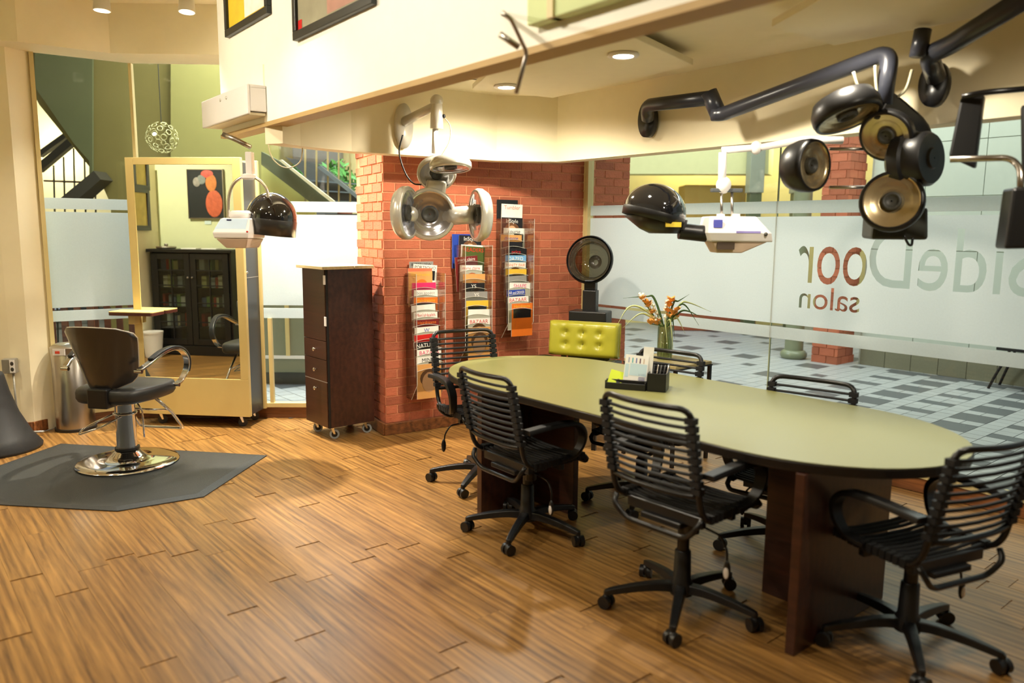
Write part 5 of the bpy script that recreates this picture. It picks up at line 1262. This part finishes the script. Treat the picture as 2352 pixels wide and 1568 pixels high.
hull('control_box', [[Vector((c2_.x-0.16, -0.11, c2_.z-0.05)), Vector((c2_.x+0.20, -0.11, c2_.z-0.05)), Vector((c2_.x+0.20, 0.11, c2_.z-0.05)), Vector((c2_.x-0.16, 0.11, c2_.z-0.05))], [Vector((c2_.x-0.18, -0.125, c2_.z)), Vector((c2_.x+0.185, -0.125, c2_.z)), Vector((c2_.x+0.185, 0.125, c2_.z)), Vector((c2_.x-0.18, 0.125, c2_.z))], [Vector((c2_.x-0.17, -0.10, c2_.z+0.095)), Vector((c2_.x+0.10, -0.10, c2_.z+0.095)), Vector((c2_.x+0.10, 0.10, c2_.z+0.095)), Vector((c2_.x-0.17, 0.10, c2_.z+0.095))]], WHITEPL, hd2, bevel=0.008)
hull('lower_pan', [[Vector((c2_.x-0.115, -0.08, c2_.z-0.115)), Vector((c2_.x+0.03, -0.08, c2_.z-0.115)), Vector((c2_.x+0.03, 0.08, c2_.z-0.115)), Vector((c2_.x-0.115, 0.08, c2_.z-0.115))], [Vector((c2_.x-0.15, -0.10, c2_.z-0.05)), Vector((c2_.x+0.17, -0.10, c2_.z-0.05)), Vector((c2_.x+0.17, 0.10, c2_.z-0.05)), Vector((c2_.x-0.15, 0.10, c2_.z-0.05))]], mat('aged_white_plastic', (214, 190, 168), 0.45), hd2, bevel=0.006)
MB().bbox((c2_.x-0.12, -0.105, c2_.z-0.095), (c2_.x-0.02, -0.098, c2_.z-0.055)).build('vent', mat('brown_vent', (78, 64, 52), 0.5), hd2, rot=(0, 0, 0))
MB().bbox((c2_.x-0.15, -0.121, c2_.z+0.03), (c2_.x-0.10, -0.112, c2_.z+0.075)).build('display', mat('blue_display', (92, 96, 190), 0.3), hd2)
MB().bbox((c2_.x-0.02, -0.127, c2_.z+0.0), (c2_.x+0.12, -0.122, c2_.z+0.012)).build('stripe', mat('lilac_stripe', (150, 140, 206), 0.4), hd2)
MB().ball((c2_.x+0.15, -0.125, c2_.z-0.005), 0.011).build('screw', GREYD, hd2, True)
b = MB(); b.tube([loc2(1660, 350), loc2(1658, 430)], 0.024, 12); b.ball(loc2(1662, 425), 0.045, 0.04, 0.05); b.build('hanger_post', WHITEPL, hd2, True)
b = MB(); b.bbox(loc2(1635, 432, -0.02), loc2(1702, 442, 0.02)); b.build('hanger_bar', RUBBER, hd2, bevel=0.004)
for px in (1657, 1681): MB().tube([loc2(px, 436), loc2(px+1, 520)], 0.008, 8).build('rod', BRUSH, hd2, True)
for px in (1655, 1690): MB().lathe([(0.026, 0), (0.024, 0.035), (0.0, 0.036)], 14, Matrix.Translation(loc2(px, 505))).build('rod_cap', WHITEPL, hd2, 40)
wp = V(1935, 322, 4.10)-r2
b = MB(); b.tube(round_path([loc2(1658, 345), loc2(1750, 338), wp+Vector((-0.2, 0.0, 0.0)), wp], 0.02), 0.02, 10); b.build('swing_arm', WHITEPL, hd2, True)
MB().ball(loc2(1737, 339), 0.035, 0.035, 0.04).build('arm_joint', WHITEPL, hd2, True)

# ---- ring heads shared by the two accelerator dryers
def ring_head(name, parent, c, n, r, shell, inner, depth=0.07):
    n = Vector(n).normalized(); M = Matrix.Translation(c) @ n.to_track_quat('Z', 'Y').to_matrix().to_4x4()
    h = MB(); h.lathe([(0.004, -depth), (r*0.55, -depth), (r*0.86, -depth*0.8), (r*0.99, -depth*0.35), (r, 0.0), (r*0.95, depth*0.22), (r*0.86, depth*0.2)], 36, M, caps=False); o = h.build(name, shell, parent, True)
    h = MB(); h.lathe([(r*0.88, depth*0.18), (r*0.80, depth*0.02), (r*0.66, depth*0.10), (r*0.60, -depth*0.05), (r*0.42, depth*0.02), (r*0.36, -depth*0.06), (0.004, -depth*0.06)], 36, M, caps=False); h.build('reflector', inner, o, True)
    h = MB(); h.lathe([(r*0.30, -depth*0.05), (r*0.30, depth*0.12), (r*0.22, depth*0.16), (r*0.20, depth*0.05), (0.004, depth*0.05)], 24, M, caps=False); h.build('fan_grille', GREYD, o, True)
    return o
# ---- silver accelerator on the bulkhead
Y3 = 5.35
r3 = V(925, 290, 5.60)
sd = empty('ring_dryer', r3, label='silver multi-head ring dryer on a swing arm before the brick wall', cat='hair dryer')
def loc3(px, py, dy=0.0): return V(px, py, Y3+dy)-r3
MB().lathe([(0.0, -0.03), (0.05, -0.03), (0.07, -0.01), (0.07, 0.03), (0.0, 0.03)], 28, Matrix.Translation((0, 0, 0)) @ Matrix.Diagonal((1, 1, 1, 1)) @ Vector((0.55, -0.83, 0)).to_track_quat('Z', 'Y').to_matrix().to_4x4() @ Matrix.Diagonal((0.95, 2.2, 1, 1))).build('wall_plate', SILVER, sd, True)
MB().tube([Vector((0.02, -0.02, 0.03)), loc3(1000, 242)], 0.035, 12, scale=[1.0, 0.75]).build('swing_arm', SILVER, sd, True)
b = MB(); b.tube([loc3(1003, 228), loc3(1003, 296)], 0.045, 14, scale=[0.8, 1]); b.ball(loc3(1003, 232), 0.044); b.build('elbow', SILVER, sd, True)
MB().tube([loc3(1000, 296), loc3(998, 352)], 0.02, 10).build('drop_post', WHITEPL, sd, True)
MB().ball(loc3(1019, 267), 0.014).build('knob', BLACK, sd, True)
MB().tube(smooth_path([loc3(925, 310), loc3(917, 350), loc3(930, 395), loc3(948, 420), loc3(968, 424)], 6), 0.006, 6).build('power_cord', BLACK, sd, True)
MB().tube(smooth_path([loc3(1019, 268), loc3(1034, 290), loc3(1032, 325), loc3(1012, 360)], 6), 0.004, 6).build('thin_cord', mat('grey_cord', (170, 160, 130), 0.5), sd, True)
h1_ = ring_head('ring_head', sd, loc3(1003, 400, 0.06), (0.1, -0.75, -0.6), 0.135, SILVER, mat('mirror_reflector', (210, 212, 220), 0.12, 0.9))
ring_head('ring_head', sd, loc3(1035, 384, -0.12), (0.05, -0.15, -1), 0.14, SILVER, mat('mirror_reflector', (210, 212, 220), 0.12, 0.9))
ring_head('ring_head', sd, loc3(987, 492, -0.02), (0.03, -1, -0.05), 0.178, SILVER, mat('mirror_reflector', (210, 212, 220), 0.12, 0.9))
ring_head('ring_head', sd, loc3(937, 489, -0.12), (1, -0.25, 0), 0.178, SILVER, mat('mirror_reflector', (210, 212, 220), 0.12, 0.9), 0.08)
ring_head('ring_head', sd, loc3(1096, 494, -0.12), (-1, -0.35, 0), 0.176, SILVER, mat('mirror_reflector', (210, 212, 220), 0.12, 0.9), 0.08)
b = MB(); b.sweep([loc3(1003, 415, 0.09), loc3(1000, 440, 0.06), loc3(995, 462, 0.03)], [(-0.07, -0.03), (0.07, -0.03), (0.07, 0.03), (-0.07, 0.03)], up=(0, 1, 0)); b.build('neck', SILVER, sd, 40, bevel=0.02)
MB().tube([loc3(1025, 497, 0.04), loc3(1090, 492, -0.06)], 0.062, 14).build('side_arm', SILVER, sd, True); MB().tube([loc3(950, 494, 0.04), loc3(935, 490, -0.08)], 0.055, 14).build('side_arm', SILVER, sd, True)

# ---- black accelerator on the long arm
Ya = 3.72
pw_ = V(1492, 275, 5.29)
bd = empty('ring_dryer', pw_, label='black multi-head ring dryer on a long bent arm at the upper right', cat='hair dryer')
def loc4(px, py, Y=Ya): return V(px, py, Y)-pw_
bn_ = Vector((-0.79, -0.61, 0))
MB().lathe([(0.0, -0.03), (0.05, -0.03), (0.068, -0.01), (0.068, 0.04), (0.0, 0.04)], 28, bn_.to_track_quat('Z', 'Y').to_matrix().to_4x4() @ Matrix.Diagonal((1, 1.7, 1, 1))).build('wall_plate', BLACK, bd, True)
ARMC = mat('blue_black_tube', (44, 46, 54), 0.3, noise=0.05)
MB().tube(round_path([loc4(1488, 272, 5.2), loc4(1486, 242, 5.12), loc4(1630, 225, 4.6)], 0.05), 0.042, 14).build('short_arm', ARMC, bd, True)
MB().tube(round_path([loc4(1628, 212, 4.6), loc4(1650, 262, 4.58)], 0.02), 0.048, 14).build('elbow', ARMC, bd, True)
MB().tube(round_path([loc4(1636, 262, 4.58), loc4(1660, 262, 4.55), loc4(2046, 118, 3.75), loc4(2028, 240, 3.72)], 0.07, 8), 0.040, 14).build('long_arm', ARMC, bd, True)
for pts in ([(1960, 165), (1972, 200), (1998, 228)], [(2095, 160), (2080, 205), (2052, 230)], [(2010, 150), (2012, 190), (2016, 225)]):
    MB().tube(smooth_path([loc4(x, y) for x, y in pts], 5), 0.007, 6).build('wire', mat('grey_wire', (150, 146, 120), 0.5), bd, True)
BRZ = mat('bronze_reflector', (196, 178, 142), 0.24, 0.75, noise=0.1)
b = MB(); b.sweep(smooth_path([loc4(2020, 238), loc4(2062, 270, Ya+0.05), loc4(2105, 320, Ya+0.10), loc4(2100, 420, Ya+0.12)], 5), [(-0.07, -0.03), (0.07, -0.03), (0.07, 0.03), (-0.07, 0.03)], up=(0, 1, 0)); b.build('spine', BLACK, bd, 40, bevel=0.015)
ring_head('ring_head', bd, loc4(1946, 264, Ya-0.02), (0.25, -0.35, -1), 0.155, BLACK, BRZ, 0.10)
ring_head('ring_head', bd, loc4(2035, 312, Ya), (-0.65, -0.6, -0.45), 0.125, BLACK, BRZ, 0.07)
ring_head('ring_head', bd, loc4(1862, 380, Ya+0.02), (0.55, -0.83, 0.0), 0.125, BLACK, BRZ, 0.12)
ring_head('ring_head', bd, loc4(2048, 462, Ya-0.06), (-0.5, -0.85, 0.12), 0.142, BLACK, BRZ, 0.09)
for c_, r_ in (((2102, 368), 0.125),):
    M = Matrix.Translation(loc4(*c_, Ya-0.02)) @ Vector((0.55, -0.83, 0.05)).to_track_quat('Z', 'Y').to_matrix().to_4x4()
    h = MB(); h.lathe([(0.004, 0.09), (r_*0.35, 0.09), (r_*0.4, 0.08), (r_*0.9, 0.078), (r_, 0.06), (r_, 0.0), (r_*1.12, -0.01), (r_*1.12, -0.06), (r_*0.7, -0.10), (0.004, -0.10)], 36, M, caps=False); h.build('motor_drum', BLACK, bd, 40)
MB().tube([loc4(1905, 342, Ya+0.1), loc4(2040, 342, Ya+0.12)], 0.008, 8).build('rail', BRUSH, bd, True); MB().tube([loc4(1905, 430, Ya+0.1), loc4(2040, 430, Ya+0.12)], 0.008, 8).build('rail', BRUSH, bd, True)
c_ = loc4(2066, 524, Ya+0.10)
hull('motor_box', [[c_+Vector((-0.17, -0.08, -0.055)), c_+Vector((0.10, -0.08, -0.055)), c_+Vector((0.17, 0.06, -0.05)), c_+Vector((-0.15, 0.08, -0.05))], [c_+Vector((-0.165, -0.08, 0.06)), c_+Vector((0.09, -0.08, 0.10)), c_+Vector((0.13, 0.06, 0.12)), c_+Vector((-0.15, 0.08, 0.10))]], mat('dark_grey_box', (58, 60, 54), 0.45), bd, bevel=0.015)
MB().tube(smooth_path([loc4(2076, 540), loc4(2086, 560), loc4(2094, 562), loc4(2096, 545)], 4), 0.006, 6).build('hook', BLACK, bd, True)
MB().tube([loc4(2102, 400, Ya+0.1), loc4(2090, 500, Ya+0.05)], 0.03, 10).build('lower_post', BLACK, bd, True)

# ---- second black arm with flat panel heads, cut off by the frame
p5 = V(2150, 195, 3.76)
pdv = empty('panel_dryer', p5, label='black panel dryer on a thick arm cut off by the right edge', cat='hair dryer')
def loc5(px, py, Y=3.5): return V(px, py, Y)-p5
MB().lathe([(0.0, -0.03), (0.05, -0.03), (0.064, -0.01), (0.064, 0.04), (0.0, 0.04)], 28, bn_.to_track_quat('Z', 'Y').to_matrix().to_4x4() @ Matrix.Diagonal((1, 1.6, 1, 1))).build('wall_plate', BLACK, pdv, True)
b = MB(); b.tube(round_path([loc5(2150, 180, 3.7), loc5(2132, 125, 3.62), loc5(2180, 105, 3.5), loc5(2420, -45, 2.9)], 0.05), 0.042, 14); b.build('thick_arm', ARMC, pdv, True)
b = MB(); b.tube([loc5(2120, 68, 3.6), loc5(2108, 130, 3.6)], 0.036, 12); b.build('elbow', ARMC, pdv, True)
def panel(pxs, Y, th, nm):
    P = [loc5(x, y, Y) for x, y in pxs]; b = MB(); n = len(P); b._add(P+[p+Vector((0.03, th, 0)) for p in P], [tuple(range(n)), tuple(range(n, 2*n))[::-1]]+[(i, (i+1) % n, n+(i+1) % n, n+i) for i in range(n)]); return b.build(nm, BLACK, pdv, bevel=0.012)
panel([(2206, 222), (2262, 216), (2240, 388), (2178, 360)], 3.35, 0.04, 'heat_panel')
panel([(2328, 430), (2400, 430), (2400, 570), (2308, 572)], 3.1, 0.12, 'heat_panel')
panel([(2345, 240), (2420, 240), (2420, 420), (2348, 420)], 3.2, 0.05, 'heat_panel')
MB().tube(round_path([loc5(2210, 222, 3.33), loc5(2260, 212, 3.28), loc5(2400, 200, 3.2)], 0.03), 0.012, 8).build('rail', BLACKT, pdv, True)
MB().tube(round_path([loc5(2182, 366, 3.3), loc5(2320, 362, 3.2), loc5(2344, 385, 3.15), loc5(2344, 440, 3.12)], 0.05), 0.013, 8).build('rail', BRUSH, pdv, True)
MB().tube(round_path([loc5(2400, 60, 2.95), loc5(2400, 205, 3.2), loc5(2400, 440, 3.12)], 0.05), 0.02, 8).build('drop_tube', BLACKT, pdv, True)

# ================================================================== pictures and box on the fascia
def onfas(px, py): return onplane(px, py, FA, FN)
fang = math.atan2(FD.y, FD.x)
PICS = [((527, 626), 88, 0.50, (236, 196, 50), 'framed yellow picture on the white fascia, left of the two', (248, 240, 226)), ((684, 868), 96, 0.52, (150, 146, 120), 'framed grey and red abstract picture on the white fascia, right of the two', (176, 130, 112))]
for (xa, xb), yb, hh, colr, lab, c2c in PICS:
    a = onfas(xa, yb); b_ = onfas(xb, yb-20); wd = ((b_-a).dot(FD)); z0 = a.z
    t = empty('framed_picture', a+FN*0.002, fang, label=lab, cat='picture', group='pictures on the fascia')
    sy = 1 if Vector((-FD.y, FD.x, 0)).dot(FN) > 0 else -1
    def bb(x0, x1, y0, y1, z0_, z1_): return MB().bbox((x0, sy*y0, z0_), (x1, sy*y1, z1_))
    for x0, x1, z0_, z1_ in ((0, wd, 0, 0.045), (0, wd, hh-0.045, hh), (0, 0.045, 0.045, hh-0.045), (wd-0.045, wd, 0.045, hh-0.045)): bb(x0, x1, 0, 0.03, z0_, z1_).build('frame_rail', mat('black_frame', (30, 34, 32), 0.4), t, bevel=0.004)
    bb(0.045, wd-0.045, 0.0, 0.012, 0.045, hh-0.045).build('canvas', mat('canvas_%d' % xa, colr, 0.6, noise=0.3, nscale=6), t)
    bb(wd*0.45, wd-0.06, 0.0121, 0.013, 0.06, hh-0.08).build('painted_patch', mat('canvas2_%d' % xa, c2c, 0.6, noise=0.25, nscale=8), t)
    if xa > 600: bb(0.05, 0.10, 0.0131, 0.014, 0.05, 0.10).build('painted_spot', mat('print_red', (206, 36, 34), 0.35), t)
# white box bracket at the end of the fascia
wbx = empty('bracket_box', FA+FD*0.02+FN*0.004, fang, label='white box bracket at the left end of the fascia', cat='bracket')
syy = 1 if Vector((-FD.y, FD.x, 0)).dot(FN) > 0 else -1
def lb(x0, x1, y0, y1, z0, z1): return MB().bbox((x0, syy*y0, z0), (x1, syy*y1, z1))
lb(-0.06, 0.86, 0.10, 0.12, 2.29, 2.47).build('front_sheet', WHITEPL, wbx, bevel=0.006); lb(-0.06, 0.86, 0.0, 0.10, 2.45, 2.47).build('top_sheet', WHITEPL, wbx, bevel=0.004)
lb(-0.06, -0.04, 0.0, 0.10, 2.31, 2.45).build('end_sheet', WHITEPL, wbx, bevel=0.004); lb(0.84, 0.86, 0.0, 0.10, 2.31, 2.45).build('end_sheet', WHITEPL, wbx, bevel=0.004)
lb(-0.04, 0.84, 0.0, 0.10, 2.29, 2.305).build('bottom_sheet', CREAM, wbx)
for x in (0.36, 0.48): MB().ball((x, syy*0.122, 2.43), 0.012, 0.005, 0.012).build('screw', SILVER, wbx, True)
cdl = [onfas(612, 268), onfas(614, 330)]
b = MB(); b.tube(smooth_path([V(612, 285, 5.2), V(620, 350, 5.2), V(640, 378, 5.2), V(665, 385, 5.2), V(690, 370, 5.2), V(695, 330, 5.2), V(694, 288, 5.2)], 6), 0.004, 6)
tag(b.build('hanging_cable', mat('pale_cable', (206, 196, 164), 0.5), None, True), 'pale cable hanging in a loop under the fascia', 'cable')
# wire clip hanging at the far part of the fascia
Yk = 2.72
b = MB(); b.tube(round_path([V(1155, 30, Yk-0.1), V(1172, 40, Yk-0.1), V(1210, 120, Yk), V(1186, 215, Yk)], 0.02), 0.007, 7); b.tube([V(1148, 78, Yk), V(1192, 108, Yk)], 0.011, 7); b.tube([onfas(1156, 32), V(1156, 31, Yk-0.1)], 0.009, 7)
tag(b.build('wire_hook', BRUSH, None, True), 'bent grey wire hook hanging from the middle of the fascia', 'hook')

# ================================================================== what the mirror shows: bookcase corner
bdv = BCD; ba = math.atan2(bdv.y, bdv.x)
bcs = empty('bookcase', (BCL+BCR)/2, ba+pi, label='black glazed bookcase seen in the mirror', cat='bookcase')
BLW = mat('black_painted_wood', (20, 19, 19), 0.4, noise=0.1)
BWd, BHt, BDp = (BCR-BCL).length, 1.33, 0.33
# local: front is -y
for a, b_, nm in (((-BWd/2, 0, 0.12), (-BWd/2+0.03, BDp, BHt-0.04), 'side'), ((BWd/2-0.03, 0, 0.12), (BWd/2, BDp, BHt-0.04), 'side'), ((-BWd/2, BDp-0.012, 0.12), (BWd/2, BDp, BHt-0.04), 'back'), ((-BWd/2-0.03, -0.04, BHt-0.04), (BWd/2+0.03, BDp, BHt), 'top'), ((-BWd/2-0.015, -0.02, 0.0), (BWd/2+0.015, BDp, 0.12), 'plinth')):
    MB().bbox(a, b_).build(nm, BLW, bcs, bevel=0.004)
for z in (0.35, 0.60, 0.84, 1.06): MB().bbox((-BWd/2+0.03, 0.02, z-0.01), (BWd/2-0.03, BDp-0.015, z+0.01)).build('shelf', BLW, bcs)
for s in (-1, 1):
    x0, x1 = (-BWd/2+0.03, -0.004) if s < 0 else (0.004, BWd/2-0.03)
    d_ = empty('door', (0, 0, 0)); d_.parent = bcs
    b = MB(); st_ = 0.075
    for q in ((x0, x0+st_, 0.13, BHt-0.05), (x1-st_, x1, 0.13, BHt-0.05), (x0+st_, x1-st_, 0.13, 0.13+st_), (x0+st_, x1-st_, BHt-0.05-st_, BHt-0.05)): b.bbox((q[0], -0.022, q[2]), (q[1], -0.002, q[3]))
    b.build('door_frame', BLW, d_, bevel=0.003)
    xm = (x0+x1)/2; MB().bbox((xm-0.008, -0.018, 0.2), (xm+0.008, -0.004, BHt-0.12)).build('muntin', BLW, d_)
    for z in (0.42, 0.66, 0.88, 1.07): MB().bbox((x0+st_, -0.018, z-0.007), (x1-st_, -0.004, z+0.007)).build('muntin', BLW, d_)
    MB().bbox((x0+st_, -0.011, 0.2), (x1-st_, -0.009, BHt-0.12)).build('pane', clear_mat('dark_pane', (0.75, 0.78, 0.75), 0.10), d_)
    MB().ball((-0.03 if s < 0 else 0.03, -0.03, 0.98), 0.013).build('knob', BRUSH, d_, True)
rng = random.Random(5); bm_ = Matrix.Translation(bcs.location) @ Matrix.Rotation(ba+pi, 4, 'Z')
cols = [(170, 60, 50), (200, 190, 160), (120, 150, 90), (190, 180, 120), (90, 100, 130), (150, 150, 150), (70, 60, 60), (210, 210, 205)]
cnames = ['red', 'cream', 'green', 'straw', 'slate', 'grey', 'dark', 'white']
sn = ['lowest', 'second', 'third', 'highest']
for si, z in enumerate((0.36, 0.61, 0.85, 1.07)):
    for half in (-1, 1):
        x = (-0.45 if half < 0 else 0.06); order = rng.sample(range(8), 8)
        for k in order:
            wd = rng.uniform(0.030, 0.070); h = rng.uniform(0.11, 0.17)
            if x+wd > (-0.04 if half < 0 else 0.46): break
            o = MB().bbox((0, 0, 0), (wd, 0.15, h)).build('book', mat('bk_'+cnames[k], cols[k], 0.6), None, bevel=0.002)
            o.matrix_world = bm_ @ Matrix.Translation((x, 0.06, z)); tag(o, '%s book on the %s bookcase shelf behind the %s door in the mirror' % (cnames[k], sn[si], 'right' if half < 0 else 'left'), 'book', 'books in the bookcase')
            x += wd+rng.choice((0.002, 0.002, 0.004, 0.05))
o = MB(); o.lathe([(0.11, 0.0), (0.12, 0.01), (0.12, 0.03), (0.0, 0.03)], 24); o.lathe([(0.02, 0.03), (0.025, 0.06), (0.0, 0.065)], 12)
o = o.build('lidded_dish', BRUSH, None, True); o.matrix_world = bm_ @ Matrix.Translation((0.40, 0.14, BHt)); tag(o, 'low lidded metal dish on top of the bookcase', 'dish')
for k, x in enumerate((0.05, -0.22)):
    o = MB().bbox((-0.1, 0, 0), (0.1, 0.14, 0.012)).build('leaflet', WPR); o.matrix_world = bm_ @ Matrix.Translation((x, 0.05, BHt)); tag(o, ['white leaflet pile on the bookcase, nearer the dish', 'white leaflet pile on the bookcase, far from the dish'][k], 'leaflets', 'leaflets on the bookcase')
# abstract painting over the bookcase
pa = empty('painting', tuple(bm_ @ Vector((-0.06, BDp+0.0, 0))), ba+pi, label='dark abstract painting with red and orange round shapes, seen in the mirror', cat='painting')
pz0, pz1, pwid = 1.72, 2.32, 0.47
MB().bbox((-pwid/2, -0.0, pz0), (pwid/2, 0.028, pz1)).build('canvas', mat('night_canvas', (22, 28, 30), 0.6, noise=0.3), pa)
for q in ((-pwid/2-0.01, -pwid/2, pz0, pz1), (pwid/2, pwid/2+0.01, pz0, pz1), (-pwid/2-0.01, pwid/2+0.01, pz0-0.01, pz0), (-pwid/2-0.01, pwid/2+0.01, pz1, pz1+0.01)): MB().bbox((q[0], -0.006, q[2]), (q[1], 0.028, q[3])).build('frame_rail', BRUSH, pa)
# front is -y ; local x to the right as seen from the front, so mirrored in the mirror
for x, z, rx, rz_, c in ((-0.11, 1.90, 0.115, 0.17, (196, 96, 62)), (-0.08, 2.16, 0.075, 0.11, (206, 128, 66)), (-0.03, 2.27, 0.085, 0.05, (202, 92, 80)), (0.05, 2.20, 0.06, 0.06, (128, 136, 134)), (0.115, 2.17, 0.05, 0.06, (150, 146, 140))):
    MB().ball((x, -0.001, z), rx, 0.004, rz_, 22, 10).build('painted_shape', mat('pt_%d' % int(x*1000+500), c, 0.6, noise=0.35, nscale=22, bump=0.4, bscale=40), pa, True)
o = MB().bbox((-0.045, 0, 1.64), (0.045, 0.003, 1.69)).build('name_card', mat('pale_card', (206, 226, 226), 0.6)); o.matrix_world = bm_ @ Matrix.Translation((-0.06, BDp+0.022, 0)); tag(o, 'small pale card under the dark painting', 'card')
o = MB(); o.lathe([(0.0, 0), (0.095, 0.0), (0.12, 0.30), (0.125, 0.30), (0.125, 0.32), (0.11, 0.32)], 28)
o = o.build('waste_basket', WHITEPL, None, 40); o.matrix_world = bm_ @ Matrix.Translation((0.42, -0.22, 0)); tag(o, 'white waste basket before the bookcase, seen in the mirror', 'bin')
# two pictures on the left wall, in the mirror's edge
la, lb_ = Vector((-4.75, 5.72, 0)), BCL-BCD*0.10-BCN*0.40; ld = (lb_-la).normalized(); ln_ = Vector((-ld.y, ld.x, 0)); ln_ = ln_ if ln_.dot(-la) > 0 else -ln_
q1, q2 = mirror_hit(320, 398, la, ln_), mirror_hit(320, 480, la, ln_)
print('mirror pictures', q1, q2, (q1-la).dot(ld), (lb_-la).length)
for k, (u, z0, z1, wd, lab) in enumerate((((q1-la).dot(ld), q1.z-0.2, q1.z+0.2, 0.4, 'upper framed picture on the left wall, seen at the edge of the mirror'), ((q2-la).dot(ld), q2.z-0.26, q2.z+0.26, 0.46, 'lower framed picture on the left wall, seen at the edge of the mirror'))):
    t = empty('framed_picture', la+ld*u+ln_*0.003, math.atan2(ld.y, ld.x), label=lab, cat='picture')
    sg_ = 1 if Vector((-ld.y, ld.x, 0)).dot(ln_) > 0 else -1
    for x0, x1, a, b_ in ((-wd/2, wd/2, z0, z0+0.06), (-wd/2, wd/2, z1-0.06, z1), (-wd/2, -wd/2+0.06, z0+0.06, z1-0.06), (wd/2-0.06, wd/2, z0+0.06, z1-0.06)): MB().bbox((x0, 0, a), (x1, sg_*0.03, b_)).build('frame_rail', mat('dark_slate_frame', (60, 60, 66), 0.4), t, bevel=0.003)
    MB().bbox((-wd/2+0.06, 0, z0+0.06), (wd/2-0.06, sg_*0.012, z1-0.06)).build('print', mat('yellow_print', (226, 204, 120), 0.6, noise=0.3, nscale=9), t)
